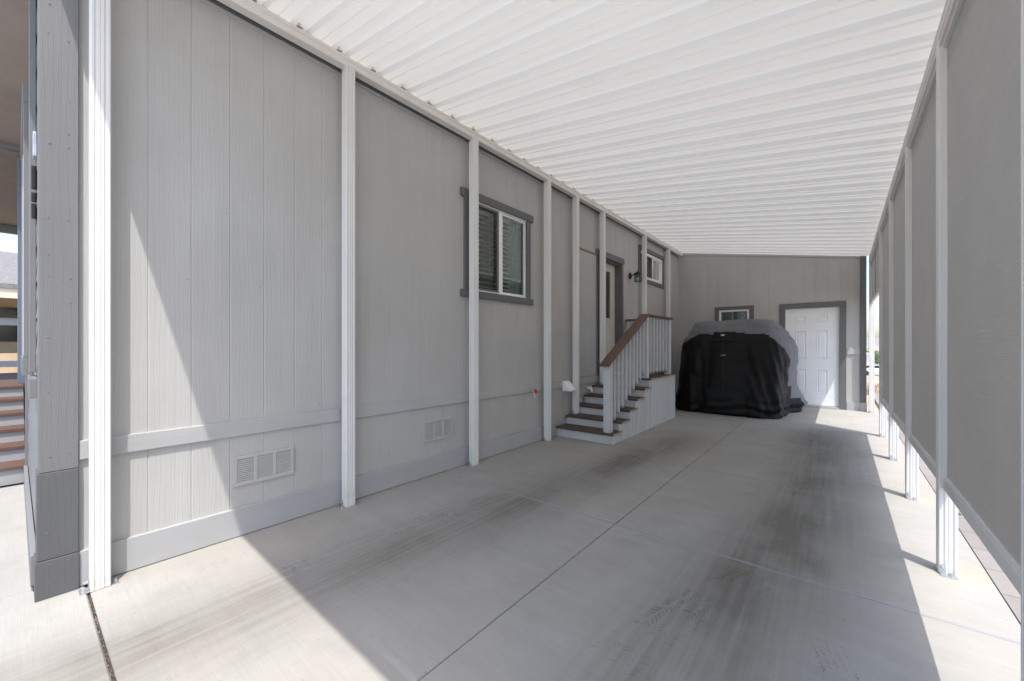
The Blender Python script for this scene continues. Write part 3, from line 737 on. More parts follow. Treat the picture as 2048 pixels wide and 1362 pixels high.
for k in range(24):
    xa, xb = -1.92+.34*k/24, -1.92+.34*(k+1)/24; ya, yb = (GY+.06+.012*math.sin(q*1.5) for q in (k, k+1))
    mb.quad((xa+.05, ya, 1.1), (xb+.05, yb, 1.1), (xb-.01, yb, 2.01), (xa-.01, ya, 2.01))
mb.build('curtain', plain('blue_grey_drape', (.28, .35, .42), .8, 0, .2, 30), gw, smooth=True)

# ------------------------------------------------------------------ carport
cp = thing('carport', 'white metal carport with ribbed pan roof on slim fluted posts over the driveway', 'carport', (-1.25, 5, 0))
prof = []   # (dy, dz) over one .29 m period, clockwise seen from the end
P = .29
prof = [(0, .038), (.056, .038), (.060, .0395), (.064, .038), (.108, .038), (.112, .036), (.127, .002), (.131, 0), (.170, 0), (.173, .001), (.178, .012), (.181, .013), (.195, .013), (.198, .012), (.203, .001), (.206, 0), (.268, 0), (.272, .002), (.286, .036), (.289, .038)]
mb = MB(); ys_ = []
y = .06
while y < 10.22:
    for dy, dz in prof:
        if y+dy <= 10.22: ys_.append((y+dy, dz))
    y += P
XR = [-3.06, -2.94, -2.4, -1.8, -1.2, -.6, 0, .42, .50]
grid = []
for (yy, dz) in ys_:
    row = []
    for x in XR:
        sag = .004*noise.noise(Vector((x*1.3, yy*2.1, 0)))
        row.append(len(mb.v)); mb.v.append((x, yy, roofz(x, yy)+dz+sag))
    grid.append(row)
for a, b in zip(grid, grid[1:]):
    for i in range(len(XR)-1): mb.f.append((a[i], a[i+1], b[i+1], b[i])); mb.mi.append(0)
roof = mb.build('roof_panel', M['roof'], cp)
# pan screws / clips along the house-side header
mb = MB(); y = .06
k = 0
while y < 10:
    yy = y+.045; mb.box(-2.99, -2.945, yy-.02, yy+.02, roofz(-2.96, yy)+.002, roofz(-2.96, yy)+.010); mb.cyl((-2.962, yy, roofz(-2.96, yy)+.006), (-2.962, yy, roofz(-2.96, yy)+.04), .006, n=8); y += P
mb.split('roof_clip', M['zinc'], cp)
def header(x0, x1, zb, zt, y0, y1, dz1):
    mb = MB(); d = .004
    s = 1
    poly = [(x0, zb), (x1-.004, zb), (x1, zb+.006), (x1, zb+(zt-zb)*.30), (x1-.007, zb+(zt-zb)*.40), (x1-.007, zb+(zt-zb)*.60), (x1, zb+(zt-zb)*.70), (x1, zt-.006), (x1-.004, zt), (x0, zt), ]
    i = len(mb.v); n = len(poly)
    N = 2
    for (yy, dz) in ((y0, 0), (y1, dz1)): mb.v += [(p[0], yy, p[1]+dz) for p in poly]
    mb.f.append(tuple(range(n))[::-1]); mb.mi.append(0); mb.f.append(tuple(range(n, 2*n))); mb.mi.append(0)
    for k in range(n): mb.f.append((k, (k+1) % n, n+(k+1) % n, n+k)); mb.mi.append(0)
    return mb
header(-3.015, -2.945, 3.402, 3.482, .062, 10.15, 0).build('header_beam', M['beam'], cp)
m2 = header(.495, .425, 2.935, 3.05, .062, 10.15, -.14); m2.build('header_beam', M['beam'], cp)
mb = MB()
for yy in (-.05,):
    i = 0; poly = [(-3.08, 3.43), (.55, 2.93), (.55, 3.09), (-3.08, 3.60)]
    mb.prism(poly, 'Y', .03, .059)
mb.build('fascia', M['white'], cp, .004)
# gutter channel along the right eave
mb = MB(); mb.prism([(.50, 3.0), (.555, 3.0), (.555, 3.07), (.50, 3.07)], 'Y', .03, 10.25); mb.build('gutter', M['white'], cp, .01)

def fluted(mb, xc, yc, z0, z1, w=.075, sx=1):
    """square post with rolled flutes in each face"""
    h = w/2; g = .0045
    f = [(-h, -h+.003), (-h+.003, -h)]
    def face(pts, rot):
        c, s = [(1, 0), (0, 1), (-1, 0), (0, -1)][rot]
        return [(c*x-s*y, s*x+c*y) for x, y in pts]
    base = [(-h+.004, -h), (-.024, -h), (-.0205, -h+g), (-.0155, -h+g), (-.012, -h), (-.003, -h), (-.001, -h+.002), (.001, -h+.002), (.003, -h), (.012, -h), (.0155, -h+g), (.0205, -h+g), (.024, -h), (h-.004, -h), (h, -h+.004)]
    out = []
    for r in range(4): out += face(base, r)
    mb.prism([(xc+a, yc+b) for a, b in out], 'Z', z0, z1)
LP = [(.278, 0), (1.642, 0), (3.032, 0), (4.405, 0), (5.139, .262), (5.993, .627), (7.785, 0), (9.20, 0)]
RPt = [-.35, .45, 1.865, 3.24, 4.64, 6.08, 7.52, 10.06]
ph = None
Lnames = ['nearest wall side post, sunlit at the lower half', 'second post along the house wall', 'third post, beside the large window', 'fourth post, beside the faucet', 'post standing on the second step', 'post standing at the top of the steps beside the door', 'post past the lantern', 'last wall side post before the end wall']
def post(xc, yc, z0, zt, label, face):
    p = part_empty('post', cp, (xc, yc, z0)); p['label'] = label
    mb = MB(); fluted(mb, xc, yc, z0+.003, zt); mb.build('shaft', M['white'], p)
    br = MB(); sx = face
    br.box(xc-.034, xc+.034, yc-.075, yc-.040, z0, z0+.004); br.box(xc-.034, xc-.010, yc-.0415, yc-.0385, z0, z0+.05)
    br.box(xc-.034, xc+.034, yc+.040, yc+.07, z0, z0+.004)
    br.split('bracket', M['zinc'], p)
    bo = MB(); bo.cyl((xc-.022, yc-.037, z0+.035), (xc-.022, yc-.052, z0+.035), .009, n=6); bo.cyl((xc-.022, yc-.045, z0+.035), (xc-.022, yc-.060, z0+.035), .005, n=8)
    bo.cyl((xc+.01, yc-.058, z0+.003), (xc+.01, yc-.058, z0+.022), .008, n=6); bo.cyl((xc+.005, yc+.056, z0+.003), (xc+.005, yc+.056, z0+.02), .008, n=6)
    bo.cyl((xc-.020, yc-.036, zt-.03), (xc-.020, yc-.044, zt-.03), .008, n=6)
    bo.split('bolt', M['zinc'], p)
for (yc, z0), lb in zip(LP, Lnames): post(-2.978, yc, z0, 3.415 if yc > 0 else 3.4, lb, 1)
for i, yc in enumerate(RPt): post(.4575, yc, 0, 2.965-.0145*(yc-1), ['front right post', 'first right post', 'nearest right side post at the photo edge', 'second right side post from the camera', 'third right side post from the camera', 'fourth right side post', 'fifth right side post, before the open bay', 'last right side post at the end wall corner'][i], -1)

# ------------------------------------------------------------------ sun screens between right posts
slabel = ['grey woven sun screen nearest the carport front', 'large grey woven sun screen filling the right edge, nearest in view', 'second grey sun screen from the camera on the right side', 'third grey sun screen from the camera on the right side', 'fourth grey sun screen, just before the open bay', 'short grey sun screen raised over the open bay by the end wall']
bays = [(.45, 1.865), (1.865, 3.24), (3.24, 4.64), (4.64, 6.08), (6.08, 7.52), (7.52, 10.06)]  # screen of the first bay and its front post: unseen, added as light blockers
for i, (a, b) in enumerate(bays):
    zb = .47 if i < 5 else 2.03; zt0 = 2.945-.0145*(a-1); zt1 = 2.945-.0145*(b-1)
    s = thing('sun_screen', slabel[i], 'sun screen', (.45, (a+b)/2, zb), 'woven sun screens along the right side of the carport')
    a += .0378; b -= .0378
    ny, nz = 24, 30; mb = MB(); rr = {}
    for j in range(ny+1):
        for k in range(nz+1):
            u, v = j/ny, k/nz; yy = a+.006+(b-a-.012)*u; zt = zt0+(zt1-zt0)*u
            zz = zb+.06+(zt-zb-.07)*v
            belly = (.006*math.sin(math.pi*u)*math.sin(math.pi*v) + .0022*noise.noise(Vector((yy*3, zz*1.2, i))) + .0016*math.sin(zz*7+i)*math.sin(math.pi*u))
            rr[j, k] = len(mb.v); mb.v.append((.452+belly, yy, zz))
    for j in range(ny):
        for k in range(nz): mb.f.append((rr[j, k], rr[j+1, k], rr[j+1, k+1], rr[j, k+1])); mb.mi.append(0)
    mb.build('fabric', M['screen'], s, smooth=True)
    mb = MB(); mb.prism([(.436, zb), (.474, zb), (.474, zb+.052), (.462, zb+.068), (.444, zb+.068), (.436, zb+.052)], 'Y', a, b); mb.build('bottom_rail', M['white'], s, .003)
    mb = MB(); mb.box(.430, .474, a, a+.014, zb+.0, zt0-.01); mb.box(.430, .474, b-.014, b, zb+.0, zt1-.01)
    mb.build('side_track', M['white'], s, .002)
    mb = MB(); mb.prism([(a+.014, zt0-.045), (b-.014, zt1-.045), (b-.014, zt1-.012), (a+.014, zt0-.012)], 'X', .434, .47); mb.build('top_rail', M['white'], s, .003)
    if i == 5:
        mb = MB(); ym = (a+b)/2; mb.box(.440, .447, ym-.012, ym+.012, zb+.06, zt1-.04); mb.build('seam', M['screen'], s)

# ------------------------------------------------------------------ entry stairs
SX0, SX1 = -3.045, -2.215
st = thing('entry_stairs', 'grey wooden entry steps with brown treads, white balusters and brown handrail', 'stairs', (-2.65, 5.9, 0))
TZ = [.137, .255, .375, .497, .622, .752]; TY = [4.70, 4.96, 5.22, 5.485, 5.75, 6.01]
for i in range(5):
    mb = MB(); y0 = TY[i]; y1 = TY[i+1]+.03
    h = (y1-y0)/2
    for q in range(2):
        a, b = y0+q*h+.002, y0+(q+1)*h-.002
        z1, z0 = TZ[i], TZ[i]-.026
        mb.box(SX0, SX1+.018, a, b, z0, z1, 0); mb.box(SX1+.018, SX1+.0195, a+.001, b-.001, z0+.001, z1-.001, 1)
    mb.build('tread', [M['tread'], M['endgrain']], st, .002)
mb = MB(); y = 6.01
while y < 7.16:
    b = min(y+.137, 7.19); mb.box(SX0, SX1+.018, y+.002, b-.002, TZ[5]-.026, TZ[5], 0); mb.box(SX1+.018, SX1+.0195, y+.003, b-.003, TZ[5]-.025, TZ[5]-.001, 1); y += .14
mb.build('landing', [M['tread'], M['endgrain']], st, .002)
for i in range(6):
    mb = MB(); zb = 0.002 if i == 0 else TZ[i-1]; mb.box(SX0, SX1-.012, TY[i]+.022, TY[i]+.040, zb, TZ[i]-.027); mb.build('riser', M['stairgrey_x'], st, .002)
# side skirt of vertical boards following the steps
mb = MB(); y = TY[0]+.022
edges = [TY[0]+.022]
while y < 7.17: y = min(y+.105, 7.17); edges.append(y)
for a, b in zip(edges, edges[1:]):
    m_ = (a+b)/2; top = max(z for z, t in zip(TZ, TY) if m_ >= t+.01)-.028
    mb.box(SX1-.012, SX1, a+.0045, b-.0045, .002, top)
for (ya, k) in zip(TY, range(6)): mb.box(SX1-.001, SX1+.010, ya+.022, ya+.058, .004 if k == 0 else .004, TZ[k]-.029)
mb.box(SX1-.001, SX1+.010, 7.13, 7.172, .004, TZ[5]-.029)
mb.build('side_skirt', M['stairgrey'], st, .0015)
mb = MB(); mb.box(SX0, SX1-.012, 7.15, 7.168, .002, TZ[5]-.027); mb.build('end_skirt', M['stairgrey_x'], st, .0015)
RX = -2.31
def sq(mb, xc, yc, z0, z1, w): mb.box(xc-w/2, xc+w/2, yc-w/2, yc+w/2, z0, z1)
for (yc, z0, z1) in ((4.80, TZ[0], 1.045), (6.07, TZ[5], 1.695), (7.11, TZ[5], 1.695)):
    mb = MB(); sq(mb, RX, yc, z0, z1, .09); mb.build('newel_post', M['stairgrey'], st, .003)
mb = MB(); sq(mb, -3.0, 7.11, TZ[5], 1.695, .07); mb.build('newel_post', M['stairgrey'], st, .003)
# balusters with 45 degree cut feet
def baluster(xc, yc, z0, z1, w=.036):
    mb = MB(); mb.prism([(yc-w/2, z0+w), (yc+w/2, z0), (yc+w/2, z1), (yc-w/2, z1)], 'X', xc-w/2, xc+w/2); mb.build('baluster', M['stairgrey'], st, .0015)
RZ = lambda y: 1.045+(y-4.80)*(1.70-1.045)/(6.03-4.80)
nb = 9
for k in range(nb):
    y = 4.93+k*(6.0-4.93)/(nb-.4); i = max(j for j in range(6) if y >= TY[j]); baluster(RX+.02, y, RZ(y)-.84, RZ(y)-.01)
for k in range(6): baluster(RX+.02, 6.215+k*.142, TZ[5]+.055, 1.68)
for k in range(5): mb = MB(); sq(mb, -2.88+k*.115, 7.11, TZ[5]+.06, 1.68, .036); mb.build('baluster', M['stairgrey'], st, .0015)
mb = MB()
mb.prism([(4.70, RZ(4.70)-.01), (6.045, RZ(6.045)-.01), (6.045, RZ(6.045)+.024), (4.70, RZ(4.70)+.024)], 'X', RX-.068, RX+.068)
o = mb.build('handrail', M['rail'], st, .004)
mb = MB(); mb.box(RX-.068, RX+.068, 6.046, 7.18, 1.697, 1.728); mb.build('handrail', M['rail'], st, .004)
mb = MB(); mb.box(-3.045, RX-.069, 7.045, 7.18, 1.697, 1.728); mb.build('handrail', M['rail'], st, .004)
mb = MB(); mb.prism([(4.845, RZ(4.845)-.06), (6.02, RZ(6.02)-.06), (6.02, RZ(6.02)-.012), (4.845, RZ(4.845)-.012)], 'X', RX-.036, RX-.001); mb.build('top_rail', M['stairgrey'], st)
mb = MB(); mb.box(RX-.036, RX-.001, 6.12, 7.06, 1.64, 1.695); mb.box(-2.96, -2.36, 7.09, 7.125, 1.64, 1.695); mb.build('top_rail', M['stairgrey'], st)

# ------------------------------------------------------------------ small things on the wall
ln = thing('wall_lantern', 'dark bronze caged lantern on the wall right of the entry door', 'wall light', (WX, 7.30, 2.56))
mb = MB(); mb.cyl((WX, 7.30, 2.56), (WX+.018, 7.30, 2.56), .066, .058, 24); mb.cyl((WX+.018, 7.30, 2.56), (WX+.034, 7.30, 2.56), .035, .02, 20); mb.build('back_plate', M['bronze'], ln, .002)
mb = MB(); mb.tube([(WX+.03, 7.30, 2.56), (WX+.07, 7.30, 2.575), (WX+.115, 7.30, 2.59)], .010); mb.build('arm', M['bronze'], ln)
lx, ly_, lz = WX+.155, 7.30, 2.44
mb = MB(); hw = .052
for sx in (-1, 1):
    for sy in (-1, 1): mb.cyl((lx+sx*hw, ly_+sy*hw, lz), (lx+sx*hw*.92, ly_+sy*hw*.92, lz+.135), .0045, n=8)
for z, q in ((lz, hw), (lz+.135, hw*.92)):
    cs = [(lx-q, ly_-q, z), (lx+q, ly_-q, z), (lx+q, ly_+q, z), (lx-q, ly_+q, z)]
    for k in range(4): mb.cyl(cs[k], cs[(k+1) % 4], .005, n=8)
mb.build('cage', M['bronze'], ln)
mb = MB(); b = hw+.012; zc = lz+.137
i = 0
mb.v += [(lx-b, ly_-b, zc), (lx+b, ly_-b, zc), (lx+b, ly_+b, zc), (lx-b, ly_+b, zc), (lx-.018, ly_-.018, zc+.045), (lx+.018, ly_-.018, zc+.045), (lx+.018, ly_+.018, zc+.045), (lx-.018, ly_+.018, zc+.045)]
for f in ((0, 3, 2, 1), (4, 5, 6, 7), (0, 1, 5, 4), (1, 2, 6, 5), (2, 3, 7, 6), (3, 0, 4, 7)): mb.f.append(f); mb.mi.append(0)
mb.cyl((lx, ly_, zc+.044), (lx, ly_, zc+.062), .012, .008, 12); mb.cyl((lx, ly_, zc+.06), (lx, ly_, zc+.092), .006, .002, 10)
mb.build('lantern_roof', M['bronze'], ln)
mb = MB(); mb.cyl((lx, ly_, lz+.075), (lx, ly_, lz+.135), .026, .030, 20); mb.build('lamp_socket', M['frost'], ln)
mb = MB(); mb.cyl((lx, ly_, lz+.02), (lx, ly_, lz+.075), .018, .026, 20); mb.build('bulb', M['vinyl'], ln, .004)
mb = MB(); e = hw-.008
mb.box(lx-e-.0015, lx-e+.0015, ly_-e, ly_+e, lz+.006, lz+.13); mb.build('amber_panel', M['amber'], ln)
mb = MB(); mb.box(lx-e+.003, lx+e, ly_-e-.001, ly_-e+.001, lz+.006, lz+.13); mb.box(lx+e, lx+e+.002, ly_-e+.002, ly_+e, lz+.006, lz+.13); mb.build('glass_panel', M['glass'], ln)

fa = thing('hose_faucet', 'brass garden tap with red wheel handle sticking out of the rail', 'faucet', (WX, 4.13, .665))
xf, yf, zf = WX+.019, 4.12, .665
mb = MB(); mb.cyl((xf, yf, zf), (xf+.006, yf, zf), .028, n=20); mb.cyl((xf+.005, yf, zf), (xf+.06, yf, zf), .0125); mb.cyl((xf+.035, yf, zf), (xf+.062, yf, zf), .018, n=6)
mb.tube([(xf+.05, yf, zf), (xf+.068, yf, zf-.03), (xf+.072, yf, zf-.055)], .011); mb.cyl((xf+.072, yf, zf-.045), (xf+.073, yf, zf-.068), .0155); mb.cyl((xf+.055, yf, zf+.0), (xf+.05, yf, zf+.04), .009)
mb.cyl((xf+.062, yf, zf), (xf+.088, yf, zf+.012), .007); mb.build('spout', plain('weathered_brass', (.55, .50, .42), .35, .8, .2, 60), fa)
mb = MB(); N = 10; c0 = Vector((xf+.09, yf, zf+.012)); ax = Vector((.92, 0, .39)).normalized(); u1 = Vector((0, 1, 0)); v1 = ax.cross(u1)
ring_ = [c0+(u1*math.cos(t)+v1*math.sin(t))*.026 for t in [2*math.pi*k/20 for k in range(21)]]
mb.tube([tuple(p) for p in ring_], .0048, 8)
for k in range(0, 20, 5): mb.cyl(tuple(c0), tuple(ring_[k]), .004, n=6)
mb.cyl(tuple(c0-ax*.006), tuple(c0+ax*.006), .009, n=10); mb.build('handwheel', M['red'], fa)

vh = thing('vent_hood', 'white plastic dryer vent hood on the wall rail before the steps', 'vent hood', (WX, 4.98, .67))
mb = MB(); mb.box(WX+.019, WX+.026, 4.885, 5.055, .60, .745); mb.build('flange', M['vinyl'], vh, .003)
mb = MB(); mb.prism([(WX+.026, .74), (WX+.05, .735), (WX+.15, .625), (WX+.15, .605), (WX+.14, .605), (WX+.026, .61)], 'Y', 4.893, 5.047); mb.build('hood', M['vinyl'], vh, .006)
dpip = thing('drain_pipe', 'white plastic drain elbow on the wall above the fourth tread', 'pipe', (WX, 5.67, .60))
mb = MB(); mb.tube([(WX, 5.66, .585), (WX+.05, 5.66, .585), (WX+.07, 5.66, .57), (WX+.075, 5.66, .52)], .020, 14); mb.build('elbow', M['vinyl'], dpip); mb = MB(); mb.cyl((WX+.045, 5.66, .585), (WX+.06, 5.66, .583), .024, n=16); mb.build('collar', M['vinyl'], dpip)
d2 = thing('pipe_stub', 'small capped white pipe stub above the third tread', 'pipe', (WX, 5.40, .5))
mb = MB(); mb.cyl((WX, 5.385, .435), (WX+.03, 5.385, .435), .013, n=14); mb.build('stub', M['zinc'], d2); mb = MB(); mb.cyl((WX+.03, 5.385, .41), (WX+.03, 5.385, .455), .015, n=14); mb.build('cap', M['vinyl'], d2)

# sconce on the front wall by the corner
scn = thing('wall_sconce', 'slim dark metal up and down light on the front wall near the corner', 'wall light', (-3.4, .075, 2.05))
mb = MB(); mb.box(-3.44, -3.36, .0605, .0745, 2.27, 2.40); mb.build('back_plate', M['zinc'], scn, .002)
mb = MB(); mb.cyl((-3.40, .0675, 2.10), (-3.40, .0675, 2.225), .0125, n=20); mb.build('upper_shade', M['bronze'], scn, .002)
mb = MB(); mb.cyl((-3.40, .0675, 2.03), (-3.40, .0675, 2.08), .0125, n=20); mb.cyl((-3.40, .0675, 1.94), (-3.40, .0675, 2.02), .0125, n=20); mb.split('lower_shade', M['bronze'], scn, .002)

# ------------------------------------------------------------------ covered vehicle
def fabric(name, c, rough=.6, c2=None):
    n = NB(name, rough)
    wv = n.noise(n.scaled(n.pos, 260, 260, 260), 1, 2)
    k = n.noise(scale=4, detail=6, rough=.65)
    n.color(n.mix(n.rng(k, .35, .7), c, c2 or tuple(x*1.35 for x in c)))
    h = n.add(n.mul(n.noise(scale=9, detail=5, rough=.6), 1.0), n.mul(wv, .04))
    n.bump(h, .35, .02); n.rough(n.rng(k, .3, .7, rough-.1, rough+.1)); n.bsdf.inputs['Specular IOR Level'].default_value = .25; return n.m
M['cov_black'] = fabric('black_cover_cloth', (.0032, .0032, .0037), .55, (.0065, .0065, .007))
M['cov_grey'] = fabric('grey_cover_cloth', (.15, .15, .165), .75, (.20, .20, .215))
cv = thing('covered_vehicle', 'small off road vehicle draped in a black cover with grey top', 'covered vehicle', (-1.6, 8.9, 0))
CX, CY = -1.60, 8.98
# levels: z, half-width left, half-width right, half-depth front, half-depth back, corner exponent
LV = [(0.0, .90, .90, 1.02, .92, 5), (.06, .92, .92, 1.05, .93, 5), (.25, .92, .90, 1.03, .95, 5), (.50, .89, .90, 1.01, .96, 4.5), (.75, .87, .92, .99, .97, 4.5), (1.0, .85, .97, .97, .97, 4.5), (1.2, .83, .98, .95, .96, 4.5), (1.33, .79, .94, .93, .92, 5), (1.48, .66, .84, .88, .84, 6), (1.60, .575, .74, .84, .76, 7), (1.66, .545, .70, .81, .72, 8), (1.685, .53, .67, .79, .70, 8), (1.70, .50, .63, .75, .66, 7), (1.715, .2, .3, .3, .3, 3), (1.715, .01, .01, .01, .01, 2)]
def lerp(z):
    for a, b in zip(LV, LV[1:]):
        if a[0] <= z <= b[0] and b[0] > a[0]:
            t = (z-a[0])/(b[0]-a[0]); t = t*t*(3-2*t); return [a[i]+(b[i]-a[i])*t for i in range(6)]
    return list(LV[-1])
NT = 260; zs = [i/72*1.675 for i in range(73)]+[1.687, 1.70, 1.706, 1.709, 1.711, 1.712]
rings = []; mb = MB()
for zi, z in enumerate(zs):
    if z <= 1.70: L = lerp(z)
    else:
        q = (zi-75)/4; L = [z]+[lerp(1.70)[i]*(1-q*.97) if i < 5 else 5-2*q for i in range(1, 6)]
    ring_ = []
    for k in range(NT):
        t = 2*math.pi*k/NT; c, s = math.cos(t), math.sin(t); e = 2/L[5]
        px = math.copysign(abs(c)**e, c); py = math.copysign(abs(s)**e, s)
        x = px*(L[2] if px > 0 else L[1]+.07); y = py*(L[4] if py > 0 else L[3])
        # folds: hanging pleats that fan out below the shoulder line
        f = max(0, min(1, (1.58-z)/.9)); g = .5+.5*f
        ang = t*1.0+.35*noise.noise(Vector((px*2, py*2, z*.8)))
        fan = (x+y*.6)*(1-.18*(1.6-z))
        pl = noise.noise(Vector((fan*4.2, z*.45, 1.3)))*.085 + noise.noise(Vector((fan*8, z*.8, 4.1)))*.024 + abs(noise.noise(Vector((fan*7+z*1.7, z*1.0, 9))))*-.045
        sm = noise.noise(Vector((x*11, y*11, z*9)))*.008 + noise.noise(Vector((x*3, y*3, z*3+5)))*.02
        d = pl*f*1.05 + sm*(1 if z < 1.69 else .4)
        if z < .35:  # hem gathered in by elastic, puddling near the right front corner
            h = (1-z/.35); d += h*.05*math.sin(z*38+noise.noise(Vector((x*2.5, y*2.5, 0)))*5)*(.4+.6*max(0, px))
            d -= .05*h*h
        if px > .6 and py > -.2:   # flap at the right rear blown outwards
            rr_ = max(0, 1-abs(z-.18)/.75)*max(0, min(1, (py+.2)/.5)); d += .20*rr_*rr_*(1 if py < .75 else max(0, (1-py)/.25))
        if px > .3 and py < -.4 : d += -.10*max(0, (px-.3))*max(0, (-py-.4))*1.2
        r_ = math.hypot(x, y)+1e-6
        ring_.append(len(mb.v)); zz = z
        if z > 1.4: zz += .010*noise.noise(Vector((x*3, y*3, 2)))+.012*x-.01*y
        zz += (.02*noise.noise(Vector((x*2, y*2, 8))) if z < .05 else 0)
        mb.v.append((CX+x+d*x/r_, CY+y+d*y/r_, max(.004, zz)))
    rings.append(ring_)
def seam(x, y):   # height of the grey/black seam
    w_ = .008*math.sin(x*9)+.008*math.sin(y*7)
    sm = lambda t: (lambda q: q*q*(3-2*q))(max(0, min(1, t)))
    f = 1.462 - .17*sm((-x-.40)/.4)
    t = max(0, min(1, (y+.85)/1.1)); sd_ = 1.33-1.2*t**1.05
    if y > .2 and x < .3: return 1.2
    return f+(sd_-f)*sm((x-.55)/.28) + w_
gi = MB(); bi = MB(); gi.v = mb.v; bi.v = mb.v
for a, b in zip(rings, rings[1:]):
    for k in range(NT):
        l = (k+1) % NT; f = (a[k], a[l], b[l], b[k]); vs = [Vector(mb.v[i]) for i in f]; c = sum(vs, Vector())/4
        x, y = c.x-CX, c.y-CY
        if c.z > seam(x, y): gi.f.append(f); gi.mi.append(0)
        else: bi.f.append(f); bi.mi.append(0)
gi.f.append(tuple(rings[-1])); gi.mi.append(0)
def clean(mbx):
    used = sorted({i for f in mbx.f for i in f}); mp = {o: n for n, o in enumerate(used)}
    r = MB(); r.v = [mbx.v[i] for i in used]; r.f = [tuple(mp[i] for i in f) for f in mbx.f]; r.mi = mbx.mi; return r
clean(bi).build('cover_skirt', M['cov_black'], cv, smooth=True)
clean(gi).build('cover_top', M['cov_grey'], cv, smooth=True)
fy = CY-.93
# flap with tag, cord, zip and printed mark on the front
bpy.context.view_layer.update()
skirt = [o for o in cv.children if o.name.startswith('cover_skirt')][0]; topp = [o for o in cv.children if o.name.startswith('cover_top')][0]
def front_y(x, z):
    best = 99
    for ob in (skirt, topp):
        inv = ob.matrix_world.inverted(); hit, loc, nn, _ = ob.ray_cast(inv @ Vector((x, 6, z)), Vector((0, 1, 0)))
        if hit: best = min(best, (ob.matrix_world @ loc).y)
    return best if best < 90 else fy
mb = MB(); N = 12
fg = {}
for i in range(N+1):
    for j in range(7):
        x = -1.80+.35*i/N; z = 1.350+.145*j/6+.004*math.sin(i*1.1)
        yb = min(front_y(x+dx, z) for dx in (-.03, 0, .03)); fg[i, j] = len(mb.v); mb.v.append((x, yb-.010-.010*(1-j/6), z))
for i in range(N):
    for j in range(6): mb.f.append((fg[i, j], fg[i+1, j], fg[i+1, j+1], fg[i, j+1])); mb.mi.append(0)
fl = mb.build('front_flap', M['cov_black'], cv, smooth=True)
mdf = fl.modifiers.new('solid', 'SOLIDIFY'); mdf.thickness = .004
def flap_y(x, z):
    i = max(0, min(N, round((x+1.80)/.35*N))); j = max(0, min(6, round((z-1.35)/.145*6))); return mb_y[i, j]
mb_y = {k: mb.v[v][1] for k, v in fg.items()}
# hem piping and zip
mb = MB(); pts = []
for k in range(30):
    x = -1.80+.35*k/29; pts.append((x, flap_y(x, 1.352)-.006, 1.352))
mb.tube(pts, .004, 6); mb.build('flap_piping', fabric('cover_piping', (.05, .05, .045), .6), cv)
mb = MB(); pts = []
for k in range(26):
    z = 1.34-.95*k/25; x = -1.625-.012*math.sin(k*.5); pts.append((x, front_y(x, z)-.004, z))
mb.tube(pts, .0035, 5); mb.build('zip', fabric('zip_tape', (.02, .02, .02), .5), cv)
def mark(name, rects, mat, y):
    mb = MB()
    for (x0, x1, z0, z1) in rects: mb.box(x0, x1, y-.004, y, z0, z1)
    return mb.build(name, mat, cv)

# ------------------------------------------------------------------ basket on a stand, behind the landing
bk = thing('basket_stand', 'black slatted basket on a dark stand between the steps and the covered vehicle', 'basket', (-2.75, 7.75, 0))
mb = MB(); bx0, bx1, by0, by1 = -2.92, -2.56, 7.72, 8.02
for z in (.70, .95): mb.box(bx0, bx1, by0, by0+.012, z, z+.03); mb.box(bx0, bx1, by1-.012, by1, z, z+.03); mb.box(bx0, bx0+.012, by0+.012, by1-.012, z, z+.03); mb.box(bx1-.012, bx1, by0+.012, by1-.012, z, z+.03)
k = bx0
while k < bx1-.01: mb.box(k, k+.018, by0+.002, by0+.008, .73, .95); mb.box(k, k+.018, by1-.008, by1-.002, .73, .95); k += .036
k = by0
while k < by1-.01: mb.box(bx1-.008, bx1-.002, k, k+.018, .73, .95); k += .036
mb.box(bx0, bx1, by0, by1, .69, .698)
mb.build('basket', plain('dark_grey_plastic', (.06, .058, .055), .5), bk, .001)
mb = MB()
for x in (bx0+.02, bx1-.02):
    for y in (by0+.02, by1-.02): mb.cyl((x, y, .002), (x, y, .69), .012, n=8)
mb.box(bx0, bx1, by0, by1, .2, .215); mb.box(bx0+.03, bx1-.03, by0+.03, by1-.03, .216, .56); mb.build('stand', M['black'], bk, .002)
mb = MB(); mb.cyl((bx1-.12, by0-.012, .93), (bx1-.12, by0, .93), .014, n=14); mb.build('clasp', M['vinyl'], bk)

M['porch_riser'] = plain('porch_riser_paint', (.34, .34, .35), .6, 0, .05, 8)
M['porch_tread'] = plain('porch_tread_brown', (.12, .068, .05), .6, 0, .12, 30)
# ------------------------------------------------------------------ front porch, steps (far left sliver)
pst = thing('porch_steps', 'grey porch steps with brown treads beyond the house corner', 'stairs', (-6.4, -.6, 0))
PZ = [.165, .30, .43, .56, .68, .80]
for i, z in enumerate(PZ):
    x1 = -5.78-.28*i
    mb = MB(); mb.box(x1-.30, x1+.02, -1.5, .062, z-.03, z); mb.build('tread', M['porch_tread'], pst, .003)
    mb = MB(); mb.box(x1-.02, x1, -1.49, .06, .002 if i == 0 else PZ[i-1], z-.031); mb.build('riser', M['porch_riser'], pst)
po = thing('front_porch', 'grey front porch with square posts, railing and ceiling at far left', 'porch', (-8.5, 0, 0))
mb = MB(); mb.box(-10.6, -7.5, -2.0, 2.48, .72, .80); mb.build('deck', M['porch_tread'], po)
mb = MB(); mb.box(-10.55, -7.52, -1.98, -1.95, 0, .72); mb.box(-10.58, -10.55, -1.98, 2.4, 0, .72); mb.build('deck_skirt', M['lap'], po)
mb = MB(); mb.box(-7.68, -7.56, .02, .14, .80, 3.498); mb.build('porch_post', plain('slate_post_paint', (.14, .17, .23), .5), po, .004)
